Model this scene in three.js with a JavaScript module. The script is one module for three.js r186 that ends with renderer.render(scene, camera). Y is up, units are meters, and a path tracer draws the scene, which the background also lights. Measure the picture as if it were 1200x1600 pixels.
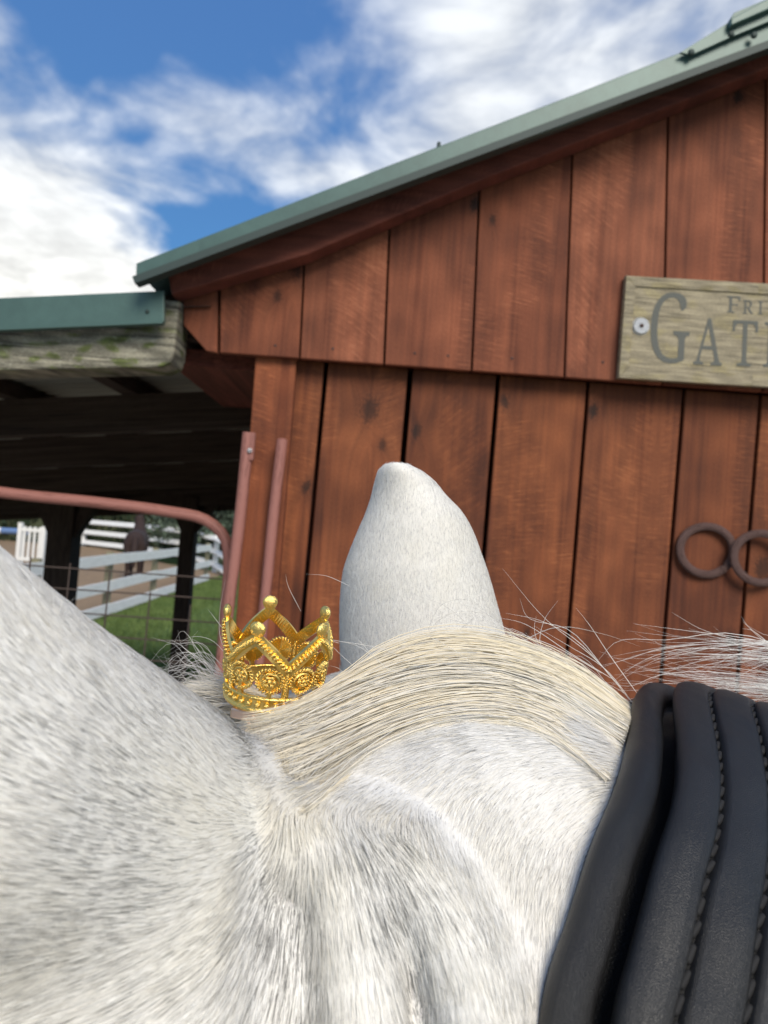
import * as THREE from 'three';
import { mergeGeometries } from 'three/addons/utils/BufferGeometryUtils.js';
import { RoundedBoxGeometry } from 'three/addons/geometries/RoundedBoxGeometry.js';
import { TextGeometry } from 'three/addons/geometries/TextGeometry.js';
import { FontLoader } from 'three/addons/loaders/FontLoader.js';
import { createNoise2D, createNoise3D } from 'simplex-noise';

// ------------------------------------------------------------------ camera, sky, sun, exposure
const rng = (s) => () => { s = (s + 0x6d2b79f5) | 0; let t = Math.imul(s ^ (s >>> 15), 1 | s); t = (t + Math.imul(t ^ (t >>> 7), 61 | t)) ^ t; return ((t ^ (t >>> 14)) >>> 0) / 4294967296; };
const R = rng(11), rr = (a, b) => a + (b - a) * R();
const n2 = createNoise2D(rng(3)), n3 = createNoise3D(rng(5));
const clamp = THREE.MathUtils.clamp, lerp = THREE.MathUtils.lerp, sstep = (a, b, x) => { x = clamp((x - a) / (b - a), 0, 1); return x * x * (3 - 2 * x); };
const V = (x, y, z) => new THREE.Vector3(x, y, z);

const scene = new THREE.Scene();
const camera = new THREE.PerspectiveCamera(70, 0.75, 0.01, 600);
camera.position.set(0, 1.7, 0);
camera.rotation.set(0.0288, 0, 0.075);
camera.focus = 0.275;
camera.userData.fStop = 19;
camera.updateMatrixWorld(true);

const renderer = new THREE.WebGLRenderer({ antialias: true });
renderer.toneMapping = THREE.LinearToneMapping;
renderer.toneMappingExposure = 1.26;
renderer.shadowMap.enabled = true;

const sun = new THREE.DirectionalLight(new THREE.Color(1, 0.92, 0.8), 2.8);
sun.position.set(1.7, 4.9, 3.6);
sun.target.position.set(0, 1.2, -1);
sun.castShadow = true; sun.shadow.radius = 55; sun.shadow.mapSize.set(2048, 2048);
Object.assign(sun.shadow.camera, { left: -6, right: 6, top: 6, bottom: -6, near: 0.1, far: 40 });
scene.add(sun, sun.target);

{ // computed sky: blue air with broken cloud all round
  const W = 4096, H = 2048, data = new Float32Array(W * H * 4);
  const fbm = (x, y, z, o) => { let s = 0, a = 0.5; for (let i = 0; i < o; i++) { s += a * n3(x, y, z); a *= 0.5; x *= 2.03; y *= 2.03; z *= 2.03; } return s; };
  // cloud banks and clear gaps: [azimuth deg (0 = ahead, + = right), elevation deg, spread az, spread el, strength]
  const banks = [[-28, 19, 8, 6.5, 0.85], [-29, 13, 10, 6, 0.8], [-20, 16.5, 4.5, 2.4, 0.5], [-33, 29, 5, 3, 0.35], [-29, 34, 5, 2, 0.3], [14, 30, 16, 15, 0.55], [4, 34, 7, 10, 0.28], [-14, 28.3, 7, 2.4, 0.24], [-10, 25.6, 8, 1.8, 0.2], [-19, 23.0, 5, 1.2, 0.22], [-3, 25, 5, 3, 0.12], [28, 26, 12, 16, 0.45], [-50, 22, 16, 12, 0.3],
    [-19, 36, 12, 5.5, -0.7], [-12, 20.5, 6, 3.0, -0.7], [-25, 31, 4, 3, -0.2], [-20, 26, 6, 1.6, -0.15]];
  for (let j = 0; j < H; j++) {
    const el = ((j + 0.5) / H - 0.5) * Math.PI, y = Math.sin(el), ce = Math.cos(el), eld = el * 180 / Math.PI;
    for (let i = 0; i < W; i++) {
      const o = (j * W + i) * 4;
      let r, g, b;
      if (y <= -0.01) { r = 0.2; g = 0.2; b = 0.17; } else {
        const az = ((i + 0.5) / W - 0.5) * 2 * Math.PI, x = Math.cos(az) * ce, z = Math.sin(az) * ce;
        const near = x > -0.9 && z < 0.4;
        const hy = Math.max(0, y), k = 1 / (hy + 0.16), px = x * k, pz = z * k;
        const aa = Math.atan2(x, -z) * 180 / Math.PI;
        let cover = 0.02 + 0.34 * n3(px * 0.55 + 7, 3, pz * 0.55) + 0.14 * n3(px * 1.3, 9, pz * 1.3);
        if (near) { // what the view shows, fading into the general pattern to the sides
          const wgt = (1 - sstep(30, 70, Math.abs(aa + 3))) * (1 - sstep(44, 68, eld));
          let c = -0.18;
          for (const q of banks) { const dx = (aa - q[0]) / q[2], dy = (eld - q[1]) / q[3]; c += q[4] * Math.exp(-dx * dx - dy * dy); }
          cover = lerp(cover, c, wgt);
        }
        const wx = fbm(px * 1.6, 1, pz * 1.6, 2) * 0.5, big = fbm(px * 2.1 + wx, 4 + wx, pz * 2.1, 4), fine = fbm(px * 7 + wx * 2, 8 + hy * 3, pz * 7, near ? 6 : 4);
        let d = cover + big * 0.4 + fine * 0.28;
        const a = sstep(-0.34, 0.66, d) * 0.97;
        // air
        const t = Math.pow(1 - hy, 3.2);
        r = lerp(0.06, 0.13, t); g = lerp(0.15, 0.42, t); b = lerp(0.38, 0.76, t);
        // cloud: bright where thin and piled, greyer where thick
        const thick = sstep(0.45, 1.25, d), tex = 0.5 + 0.5 * clamp(fine * 1.8 + big * 0.6, -1, 1), low = 1 - sstep(0.1, 0.5, hy);
        const l = lerp(lerp(0.68, 0.95, tex), lerp(0.56, 0.9, tex), thick * 0.7) * lerp(0.92, 1.22, low);
        r = lerp(r, l * lerp(0.93, 1.0, low), a); g = lerp(g, l * lerp(0.965, 0.97, low), a); b = lerp(b, l * lerp(1.0, 0.88, low), a);
      }
      data[o] = r; data[o + 1] = g; data[o + 2] = b; data[o + 3] = 1;
    }
  }
  const tex = new THREE.DataTexture(data, W, H, THREE.RGBAFormat, THREE.FloatType);
  tex.mapping = THREE.EquirectangularReflectionMapping; tex.magFilter = THREE.LinearFilter; tex.minFilter = THREE.LinearFilter; tex.needsUpdate = true;
  scene.background = tex; scene.environment = tex;
}

// ------------------------------------------------------------------ helpers
const F = 800 / Math.tan(THREE.MathUtils.degToRad(35));          // measured in the photograph's own 1200 x 1600 frame
const C = (px, py, d) => V((px - 600) / F * d, (800 - py) / F * d, -d);  // a measured point at its distance, in the frame the head is modelled in
const M0 = camera.matrixWorld.clone(), M0i = M0.clone().invert();
const P = (px, py, d) => C(px, py, d).applyMatrix4(M0);           // the same in the world
const W = (px, py, z) => { const v = P(px, py, 1).sub(camera.position); return v.multiplyScalar(z / v.z).add(camera.position); };  // on the upright plane at z
const used = {};
const numbered = (n) => { const k = used[n] = (used[n] ?? -1) + 1; return k ? n + '_' + String(k).padStart(3, '0') : n; };
function group(name, label, category, at = [0, 0, 0], grp) {
  const o = new THREE.Group(); o.name = numbered(name); o.position.set(...at); o.userData = { label, category }; if (grp) o.userData.group = grp; scene.add(o); return o;
}
function mesh(name, geo, mat, parent, offset) {
  const m = new THREE.Mesh(geo, mat); m.name = parent === scene ? numbered(name) : name; m.castShadow = m.receiveShadow = true;
  if (offset) m.position.copy(offset); parent.add(m); return m;
}
// world geometry -> child of a group standing elsewhere
const into = (g, name, geo, mat) => { geo.translate(-g.position.x, -g.position.y, -g.position.z); return mesh(name, geo, mat, g); };
const intoSub = (m, g, name, geo, mat) => { geo.translate(-g.position.x, -g.position.y, -g.position.z); return mesh(name, geo, mat, m); };
const lin = (r, g, b) => new THREE.Color().setRGB(r, g, b);

function tex(w, h, fn, srgb, rep = true) {
  const d = new Uint8Array(w * h * 4);
  for (let j = 0; j < h; j++) for (let i = 0; i < w; i++) { const c = fn(i / w, j / h, i, j), o = (j * w + i) * 4; d[o] = clamp(c[0] * 255, 0, 255); d[o + 1] = clamp(c[1] * 255, 0, 255); d[o + 2] = clamp(c[2] * 255, 0, 255); d[o + 3] = 255; }
  const t = new THREE.DataTexture(d, w, h); t.magFilter = THREE.LinearFilter; t.minFilter = THREE.LinearMipmapLinearFilter; t.generateMipmaps = true;
  if (rep) t.wrapS = t.wrapT = THREE.RepeatWrapping; if (srgb) t.colorSpace = THREE.SRGBColorSpace; t.needsUpdate = true; return t;
}

// stained sawn boards: a 0.9 m x 1.8 m sheet of grain, knots, saw marks and stain patches
const knots = []; for (let i = 0; i < 11; i++) knots.push([rr(0.03, 0.87), rr(0.05, 1.75), i < 3 ? rr(0.02, 0.03) : rr(0.007, 0.016), rr(-0.4, 0.4), R()]);
function woodField(u, v) {
  const x = u * 0.9, y = v * 1.8;
  let bend = 0, kn = 0, halo = 0;
  for (const k of knots) {
    const dx = x - k[0], dy = (y - k[1]) * 0.62, r = Math.hypot(dx, dy + dx * k[3]);
    if (r > 0.12) continue;
    bend += Math.exp(-r * r / (k[2] * k[2] * 5)) * (dx > 0 ? 1 : -1) * k[2] * 1.4;
    kn = Math.max(kn, (1 - sstep(k[2] * 0.35, k[2] * 1.05, r * (1 + 0.45 * n2(x * 150, y * 90) + 0.25 * n2(x * 500, y * 300)))) * (0.5 + 0.5 * k[4]));
    halo = Math.max(halo, Math.exp(-r * r / (k[2] * k[2] * 4)));
  }
  const xx = x + bend, g = n2(xx * 60, y * 1.1) * 0.5 + n2(xx * 190, y * 2.6 + 7) * 0.3 + n2(xx * 520, y * 9) * 0.2;
  const ring = 0.5 + 0.5 * Math.sin((xx * 60 + n2(xx * 5, y * 0.9) * 4.2) * 2.2);
  const tilt = n2(x * 2.1, y * 0.8 + 30) * 0.9, dg = y + x * (0.22 + 0.12 * tilt), saw = sstep(-0.2, 0.75, n2(x * 9, dg * 230) * 0.75 + n2(x * 30, dg * 520) * 0.35);
  const sawOn = sstep(-0.1, 0.5, n2(x * 5 + 9, y * 2.2)) * (0.55 + 0.45 * n2(x * 30, y * 60));
  const drip = sstep(0.15, 0.8, n2(x * 13 + 40, y * 1.1) * 0.75 + n2(x * 60, y * 2.0) * 0.3);
  const patch = n2(x * 5, y * 3 + 90) * 0.6 + n2(x * 14, y * 9) * 0.4, wear = n2(x * 160, y * 110) * 0.5 + n2(x * 420, y * 300) * 0.5;
  return { g, ring, saw: saw * sawOn, drip, patch, wear, kn, halo };
}
const mir = (t) => { t.wrapS = t.wrapT = THREE.MirroredRepeatWrapping; return t; };
const woodTex = mir(tex(1024, 2048, (u, v) => {
  const f = woodField(u, v);
  let l = 0.76 + f.g * 0.08 + (f.ring - 0.5) * 0.03 + f.patch * 0.17 + f.saw * 0.26 + f.wear * 0.06 - f.drip * 0.13 - f.kn * 0.36 - f.halo * 0.05;
  const grey = clamp(0.35 + f.saw * 0.55 + f.wear * 0.25 - f.drip * 0.3 + f.patch * 0.25, 0, 1);
  return [l, l * lerp(0.86, 1.0, grey), l * lerp(0.78, 1.0, grey)];
}, true));
const woodBump = mir(tex(1024, 2048, (u, v) => { const f = woodField(u, v), h = 0.5 + f.g * 0.16 + f.saw * 0.3 - f.kn * 0.2 + f.wear * 0.08; return [h, h, h]; }));
const woodMat = (r, g, b, rough = 0.82) => new THREE.MeshStandardMaterial({ color: lin(r, g, b), map: woodTex, bumpMap: woodBump, bumpScale: 0.0022, roughness: rough });
const M = {
  gable: [woodMat(0.34, 0.12, 0.058), woodMat(0.3, 0.102, 0.047), woodMat(0.37, 0.137, 0.07)],
  wall: [woodMat(0.295, 0.1, 0.034), woodMat(0.25, 0.082, 0.028), woodMat(0.315, 0.11, 0.04)],
  post: woodMat(0.34, 0.112, 0.043), barge: woodMat(0.27, 0.088, 0.06),
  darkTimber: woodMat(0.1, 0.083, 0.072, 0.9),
};
const oldField = (u, v) => { const g = n2(u * 3, v * 90) * 0.5 + n2(u * 8, v * 260) * 0.35 + n2(u * 40, v * 400) * 0.15, p = n2(u * 7, v * 16 + 5), s = n2(u * 60, v * 90), crack = sstep(0.45, 0.75, n2(u * 2.3 + 5, v * 70)); return { g, p, s, crack }; };
const oldTex = tex(1024, 512, (u, v) => {
  const f = oldField(u, v), l = 0.57 + f.g * 0.14 + f.p * 0.12 + f.s * 0.07 - f.crack * 0.2, m = sstep(0.25, 0.8, n2(u * 9 + 3, v * 9) + 0.25 * f.s), li = sstep(0.6, 0.85, n2(u * 33, v * 40 + 2));
  return [lerp(lerp(l, l * 0.72, m), 0.8, li * 0.5), lerp(lerp(l * 0.97, l * 0.78, m), 0.8, li * 0.5), lerp(lerp(l * 0.86, l * 0.36, m * 0.8), 0.73, li * 0.5)];
}, true);
const oldBump = tex(1024, 512, (u, v) => { const f = oldField(u, v), h = 0.5 + f.g * 0.25 - f.crack * 0.3 + f.s * 0.08; return [h, h, h]; });
M.old = new THREE.MeshStandardMaterial({ color: lin(0.8, 0.8, 0.79), map: oldTex, bumpMap: oldBump, bumpScale: 0.004, roughness: 0.95 });
const signTex = tex(1024, 512, (u, v) => { const f = oldField(u, v), l = 0.64 + f.g * 0.09 + f.p * 0.07 + f.s * 0.05 - f.crack * 0.12, m = sstep(0.2, 0.8, n2(u * 6 + 3, v * 6) + 0.25 * f.s); return [l, l * lerp(0.955, 0.95, m), l * lerp(0.84, 0.77, m)]; }, true);
M.sign = new THREE.MeshStandardMaterial({ color: lin(0.84, 0.8, 0.72), map: signTex, bumpMap: oldBump, bumpScale: 0.0025, roughness: 0.9 });
const grain = tex(512, 512, (u, v) => { const a = 0.5 + 0.28 * n2(u * 60, v * 60) + 0.22 * n2(u * 170, v * 170); return [a, a, a]; });
const mottled = tex(512, 512, (u, v) => { const a = 0.86 + 0.08 * n2(u * 5, v * 5) + 0.05 * n2(u * 25, v * 25) + 0.04 * n2(u * 110, v * 110); return [a, a, a]; });
const rustTex = tex(512, 512, (u, v) => { const n = n2(u * 8, v * 8) * 0.5 + n2(u * 30, v * 30) * 0.35 + n2(u * 90, v * 90) * 0.3, k = sstep(0.3, 0.75, n); return [lerp(0.9, 0.42, k), lerp(0.9, 0.34, k), lerp(0.9, 0.3, k)]; }, true);
M.green = new THREE.MeshStandardMaterial({ color: lin(0.075, 0.14, 0.123), map: mottled, roughness: 0.42, metalness: 0.1 });
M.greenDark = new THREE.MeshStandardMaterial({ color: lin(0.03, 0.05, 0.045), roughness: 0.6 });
M.sheet = new THREE.MeshStandardMaterial({ color: lin(0.4, 0.41, 0.36), map: mottled, roughness: 0.7, metalness: 0.2 });
M.pipe = new THREE.MeshStandardMaterial({ color: lin(0.42, 0.175, 0.14), map: rustTex, bumpMap: grain, bumpScale: 0.0006, roughness: 0.6 });
M.iron = new THREE.MeshStandardMaterial({ color: lin(0.18, 0.105, 0.09), map: rustTex, bumpMap: grain, bumpScale: 0.002, roughness: 0.75, metalness: 0.2 });
M.wire = new THREE.MeshStandardMaterial({ color: lin(0.07, 0.05, 0.042), roughness: 0.8 });
M.zinc = new THREE.MeshStandardMaterial({ color: lin(0.7, 0.71, 0.72), bumpMap: grain, bumpScale: 0.0008, roughness: 0.45, metalness: 0.75 });
M.white = new THREE.MeshStandardMaterial({ color: lin(0.88, 0.87, 0.83), map: mottled, roughness: 0.7 });

// a slab between a front outline (world points on one z plane) and a back face `t` behind, edges chamfered, uv in sheets of wood
function slab(pts, t, uv = [0, 0], flip = false, bevel = 0.0025, scale = [0.9, 1.8], along = false) {
  const z = pts[0].z, sh = new THREE.Shape(pts.map((p) => new THREE.Vector2(p.x, p.y)));
  const g = new THREE.ExtrudeGeometry(sh, { depth: t - 2 * bevel, bevelEnabled: true, bevelThickness: bevel, bevelSize: bevel, bevelOffset: -bevel, bevelSegments: 2 });
  g.translate(0, 0, z - t + bevel);
  const p = g.attributes.position, u = g.attributes.uv;
  for (let i = 0; i < p.count; i++) { let a = p.getX(i) + p.getZ(i), b = p.getY(i); if (along) [a, b] = [b, a]; u.setXY(i, (flip ? -a : a) / scale[0] + uv[0], b / scale[1] + uv[1]); }
  return g;
}
const boxAB = (x0, x1, y0, y1, z0, z1) => { const g = new RoundedBoxGeometry(Math.abs(x1 - x0), Math.abs(y1 - y0), Math.abs(z1 - z0), 1, Math.min(0.004, Math.abs(x1 - x0) / 4, Math.abs(y1 - y0) / 4, Math.abs(z1 - z0) / 4)); g.translate((x0 + x1) / 2, (y0 + y1) / 2, (z0 + z1) / 2); return g; };
// a bar of rectangular section from a to b
function bar(a, b, w, h) { const d = b.clone().sub(a), L = d.length(), g = new THREE.BoxGeometry(w, L, h); g.applyQuaternion(new THREE.Quaternion().setFromUnitVectors(V(0, 1, 0), d.normalize())); const m = a.clone().add(b).multiplyScalar(0.5); g.translate(m.x, m.y, m.z); return g; }
const tube = (pts, r, seg = 24, rad = 10) => new THREE.TubeGeometry(new THREE.CatmullRomCurve3(pts), seg, r, rad, false);
const lineAt = (a, b, y) => lerp(a[0], b[0], (y - a[1]) / (b[1] - a[1]));   // x on a measured line at height y

// ------------------------------------------------------------------ ground, sand, grass
const groundMat = new THREE.MeshStandardMaterial({ color: lin(0.085, 0.15, 0.032), map: mottled, roughness: 1, bumpMap: grain, bumpScale: 0.01 });
{
  const g = new THREE.PlaneGeometry(500, 500, 1, 1); g.rotateX(-Math.PI / 2);
  const u = g.attributes.uv; for (let i = 0; i < u.count; i++) u.setXY(i, u.getX(i) * 300, u.getY(i) * 300);
  const o = mesh('ground', g, groundMat, scene); o.userData = { kind: 'structure', label: 'green paddock grass around the barn and arena', category: 'ground' };
}
{
  const g = new THREE.PlaneGeometry(12, 13, 1, 1); g.rotateX(-Math.PI / 2); g.translate(-1.2, 0.008, -0.1);
  const u = g.attributes.uv; for (let i = 0; i < u.count; i++) u.setXY(i, u.getX(i) * 8, u.getY(i) * 9);
  const o = mesh('yard', g, new THREE.MeshStandardMaterial({ color: lin(0.4, 0.36, 0.3), map: mottled, bumpMap: grain, bumpScale: 0.01, roughness: 1 }), scene); o.userData = { kind: 'structure', label: 'pale trodden yard in front of the barn', category: 'yard' };
}
const nearA = V(-4.3, 0, -9.2), nearB = V(-4.82, 0, -21.5);            // the arena's near edge, running away from the barn
const farR = P(352, 905, 24), farM = P(170, 858, 29), farL = P(-60, 834, 33), farLL = P(-420, 800, 38);
{
  const sandMat = new THREE.MeshStandardMaterial({ color: lin(0.4, 0.275, 0.165), map: mottled, bumpMap: grain, bumpScale: 0.03, roughness: 1 });
  const a = [nearA.clone().add(V(0.9, 0, 6)), nearA, V(-4.55, 0, -15), nearB, farR], b = [V(-26, 0, 0), V(-24, 0, -9), farLL, farL.clone(), farM.clone()];
  const pos = [], idx = [], uv = [], N = 16;
  a.forEach((p, i) => { for (let k = 0; k <= N; k++) { const q = p.clone().lerp(b[i], k / N); pos.push(q.x, Math.max(q.y, 0) + 0.012, q.z); uv.push(q.x * 0.6, q.z * 0.6); } });
  for (let i = 0; i < a.length - 1; i++) for (let k = 0; k < N; k++) { const q = i * (N + 1) + k; idx.push(q, q + 1, q + N + 1, q + 1, q + N + 2, q + N + 1); }
  const g = new THREE.BufferGeometry(); g.setAttribute('position', new THREE.Float32BufferAttribute(pos, 3)); g.setAttribute('uv', new THREE.Float32BufferAttribute(uv, 2)); g.setIndex(idx); g.computeVertexNormals();
  const o = mesh('arena_sand', g, sandMat, scene); o.userData = { kind: 'structure', label: 'tan sand riding arena beyond the gate', category: 'sand' };
}
{ // grass blades between the gate and the arena fence
  const b = new THREE.BufferGeometry();
  b.setAttribute('position', new THREE.Float32BufferAttribute([-0.5, 0, 0, 0.5, 0, 0, -0.35, 0.5, 0.12, 0.35, 0.5, 0.12, 0, 1, 0.42], 3)); b.setIndex([0, 1, 2, 1, 3, 2, 2, 3, 4]); b.computeVertexNormals();
  const N = 42000, im = new THREE.InstancedMesh(b, new THREE.MeshStandardMaterial({ color: lin(1, 1, 1), roughness: 0.75 }), N), m = new THREE.Matrix4(), q = new THREE.Quaternion(), e = new THREE.Euler();
  for (let i = 0; i < N; i++) {
    const d = 4.5 + 17 * Math.pow(R(), 1.3), px = rr(60, 420), x = (px - 600) / F * d, edge = lerp(nearA.x, nearB.x, (d - 9.2) / 12.3);
    const inSand = x < edge, xx = inSand ? edge + R() * 1.2 : x;
    e.set(rr(-0.35, 0.35), R() * 6.3, rr(-0.35, 0.35)); q.setFromEuler(e);
    const t = n2(xx * 1.3, d * 1.3) * 0.5 + 0.5;
    m.compose(V(xx, 0, -d), q, V(rr(0.006, 0.012), rr(0.05, 0.11), 0.08)); im.setMatrixAt(i, m);
    const k = rr(0.7, 1.25); im.setColorAt(i, lin(lerp(0.085, 0.14, t) * k, lerp(0.14, 0.2, t) * k, lerp(0.03, 0.05, t) * k));
  }
  im.name = 'grass'; im.userData = { kind: 'stuff', label: 'mown green grass between gate and sand arena', category: 'grass' }; scene.add(im);
}

// ------------------------------------------------------------------ barn
const ZG = -1.7, ZW = -1.75;
const barn = group('barn', 'red-stained timber barn with green metal roof trim behind the white horse', 'barn', [0.6, 0, -1.75]);
{
  const rakeTop = (x) => 411 - (x - 212) * 0.3885, apexX = 1262;
  const bargeLow = (x) => x < 478 ? lerp(462, 398, (x - 268) / 210) : x < 750 ? lerp(398, 282, (x - 478) / 272) : lerp(282, 105, (x - 750) / 450);
  const gBot = (x) => lerp(549, 612, (x - 320) / 880);
  const e0 = W(212, 411, -1.56), a0 = W(apexX, rakeTop(apexX), -1.56), under = (p) => { p.y = Math.min(p.y, a0.y - Math.abs(p.x - a0.x) * (a0.y - e0.y) / (a0.x - e0.x) - 0.035); return p; };
  // gable boards: seams at the bottom and at the top
  let seams = [[286, 286], [342, 345], [468, 478], [600, 611], [737, 752], [882, 897], [1036, 1046], [1192, 1199]];
  for (let k = 1; k <= 6; k++) seams.push([1192 + 152 * k, 1199 + 153 * k]);
  seams.forEach((s, i) => {
    if (i === seams.length - 1) return;
    const n = seams[i + 1], gap = 1.5, xl = s[0] + gap, xr = n[0] - gap, tl = s[1] + gap, tr = n[1] - gap, top = (x) => x < apexX ? bargeLow(x) - 34 : bargeLow(apexX) - 34 + (x - apexX) * 0.55;
    const pts = i === 0 ? [[322, 548], [339, 551], [342, top(342)], [288, top(288)], [287, 508]] : [[xl, gBot(xl)], [xr, gBot(xr)], [tr, top(tr)], [tl, top(tl)]];
    into(barn, 'board', slab(pts.map((p) => under(W(p[0], p[1], ZG))), 0.022, [i * 0.37, i * 0.61], i % 2 > 0), M.gable[i % 3]);
  });
  // nail heads along the foot of the gable
  // lower wall boards, each from under the gable to the ground
  let ls = [[[455, 572], [414, 985]], [[508, 580], [470, 985]], [[641, 586], [606, 985]], [[779, 595], [747, 985]], [[919, 605], [889, 985]], [[1069, 615], [1039, 985]], [[1189, 620], [1159, 985]]];
  for (let k = 1; k <= 6; k++) ls.push([[1189 + 148 * k, 626], [1159 + 148 * k, 985]]);
  const down = (l, dx, y) => { const a = W(l[0][0] + dx, l[0][1], ZW), b = W(l[1][0] + dx, l[1][1], ZW); return V(a.x + (b.x - a.x) * (a.y - y) / (a.y - b.y), y, ZW); };
  ls.forEach((l, i) => {
    if (i === ls.length - 1) return;
    const n = ls[i + 1], gap = i === 1 || i === 2 ? 4.2 : 2.8, top = Math.max(down(l, 0, 2.1).y, 2.1);
    into(barn, 'board', slab([down(l, gap, 0.03), down(n, -gap, 0.03), down(n, -gap, top), down(l, gap, top)], 0.022, [i * 0.41 + 0.13, i * 0.29 + 0.5], i % 2 === 0), M.wall[(i * 2) % 3]);
  });
  // corner post
  const z = ZW + 0.028;
  const pl = [[400, 545], [366, 1000]], prr = [[464, 551], [428, 1000]];
  const dn = (l, y) => { const a = W(l[0][0], l[0][1], z), b = W(l[1][0], l[1][1], z); return V(a.x + (b.x - a.x) * (a.y - y) / (a.y - b.y), y, z); };
  into(barn, 'corner_post', slab([dn(pl, 0), dn(prr, 0), dn(prr, 2.12), dn(pl, 2.12)], 0.1, [0.2, 0.7], false, 0.004), M.post);
  // backing, side wall, floor-to-roof body behind the boards
  const xl = dn(pl, 1.5).x + 0.03, xr = W(2080, 700, ZW).x, top = 2.16;
  into(barn, 'wall_lining', boxAB(xl + 0.1, xr - 0.1, 0.0, top, -2.04, -2.0), M.barge);
  const gp = [[300, 545], [300, 470], [apexX, rakeTop(apexX) + 90], [2130, 545]].map((p) => under(W(p[0], p[1], -1.9)));
  into(barn, 'gable_lining', slab(gp, 0.02, [0, 0], false, 0.002), M.barge);
  into(barn, 'side_wall', boxAB(xl + 0.02, xl + 0.08, 0, 2.2, -7.2, -1.84), M.barge);
  into(barn, 'side_wall', boxAB(xr - 0.06, xr, 0, 2.2, -7.2, -1.84), M.barge);
  into(barn, 'rear_wall', boxAB(xl, xr, 0, 2.2, -7.3, -7.21), M.barge);
  // barge boards and metal trim under the roof edge
  const zb = -1.635;
  const bl = [[268, 460], [478, 398], [750, 282], [1045, 167], [1200, 106], [apexX, 82]];
  into(barn, 'barge_board', slab([...bl.map((p) => W(p[0], p[1], zb)), W(apexX, 20, zb), W(600, 275, zb), W(262, 428, zb)], 0.06, [0.1, 0.3], false, 0.004, [0.9, 1.8], true), M.barge);
  const zt = -1.56, apT = W(apexX, rakeTop(apexX), zt), apB = W(apexX, 47, zt);
  const trimL = [W(212, 437, zt), W(600, 296, zt), W(900, 189, zt), apB, apT, W(900, 146, zt), W(600, 261, zt), W(213, 411, zt)];
  const trim = into(barn, 'roof_trim', slab(trimL, 0.012, [0, 0], false, 0.002, [1, 1]), M.green);
  const mirror = (p) => V(2 * apT.x - p.x, p.y, p.z);
  into(barn, 'roof_trim', slab(trimL.map(mirror).reverse().map((p) => p.clone().add(V(0.004, 0, 0))), 0.012, [0, 0], false, 0.002, [1, 1]), M.green);
  into(barn, 'barge_board', slab([...bl.map((p) => W(p[0], p[1], zb)), W(apexX, 20, zb), W(600, 275, zb), W(262, 428, zb)].map((p) => V(2 * W(apexX, 20, zb).x - p.x, p.y, p.z)).reverse().map((p) => p.clone().add(V(0.006, 0, 0))), 0.06, [0.4, 0.2], false, 0.004, [0.9, 1.8], true), M.barge);
  // folded lower lip of the trim
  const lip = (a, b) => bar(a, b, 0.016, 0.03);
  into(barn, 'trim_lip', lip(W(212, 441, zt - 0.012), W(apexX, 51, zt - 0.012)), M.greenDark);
  // roof sheets: two slopes going back
  const eave = W(212, 411, zt);
  const sheet = (a, b) => { const d = b.clone().sub(a), L = d.length(), g = new THREE.BoxGeometry(L, 0.012, 5.9); g.rotateZ(Math.atan2(d.y, d.x)); g.translate((a.x + b.x) / 2, (a.y + b.y) / 2 - 0.01, zt - 0.014 - 2.95); return g; };
  into(barn, 'roof_sheet', sheet(eave, apT), M.green);
  into(barn, 'roof_sheet', sheet(apT.clone().add(V(0.012, 0, 0)), mirror(eave)), M.green);
  const lift = (p) => p.clone().add(V(-0.008, 0.0, 0.008));
  // ridge capping that laps down over the trim near the top, with its rivets
  const cap = into(barn, 'ridge_cap', slab([W(1066, 86, zt + 0.006), W(1084, 90, zt + 0.006), W(1146, 62, zt + 0.006), W(apexX, 14, zt + 0.006), W(apexX, -22, zt + 0.006), W(1150, 24, zt + 0.006), W(1140, 40, zt + 0.006)].map(lift), 0.006, [0, 0], false, 0.001, [1, 1]), M.green);
  into(barn, 'ridge_cap', slab([W(1142, 28, zt + 0.03), W(1142, 40, zt + 0.03), W(apexX, -12, zt + 0.03), W(apexX, -36, zt + 0.03)], 0.05, [0, 0], false, 0.003, [1, 1]), M.green);
  for (const [x, y] of [[1080, 82], [1142, 53], [1178, 55]]) { const p = W(x, y, zt + 0.014), g = new THREE.SphereGeometry(0.0075, 10, 8); g.scale(1, 1, 0.7); g.translate(p.x, p.y, p.z); into(barn, 'rivet', g, M.greenDark); }
  { const p = W(686, 226, zt), g = new THREE.CylinderGeometry(0.004, 0.005, 0.012, 8); g.translate(p.x, p.y + 0.004, p.z - 0.01); into(barn, 'roof_screw', g, M.greenDark); }
  // rafters under the eave, and the plate seen at the barn's corner
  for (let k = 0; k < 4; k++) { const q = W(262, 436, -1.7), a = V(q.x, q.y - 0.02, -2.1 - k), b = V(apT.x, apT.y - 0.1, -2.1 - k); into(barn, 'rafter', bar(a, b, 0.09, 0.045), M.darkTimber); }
  { const a = W(285, 560, -1.9), b = W(402, 590, -1.9); into(barn, 'wall_plate', boxAB(a.x, b.x + 0.05, b.y - 0.005, a.y + 0.005, -7, -1.8), M.barge); }
  { const a = W(252, 455, -1.72), b = W(284, 512, -1.72); into(barn, 'eave_board', boxAB(a.x, b.x + 0.02, b.y, a.y, -7, -1.74), M.darkTimber); }
  // nail heads
  for (const [x, y] of [[430, 540], [520, 545], [648, 552], [800, 560], [942, 566], [700, 556]]) { const p = W(x, y, ZG), g = new THREE.SphereGeometry(0.0035, 8, 6); g.scale(1, 1, 0.4); g.translate(p.x, p.y, p.z); into(barn, 'nail_head', g, M.iron); }
}

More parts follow.
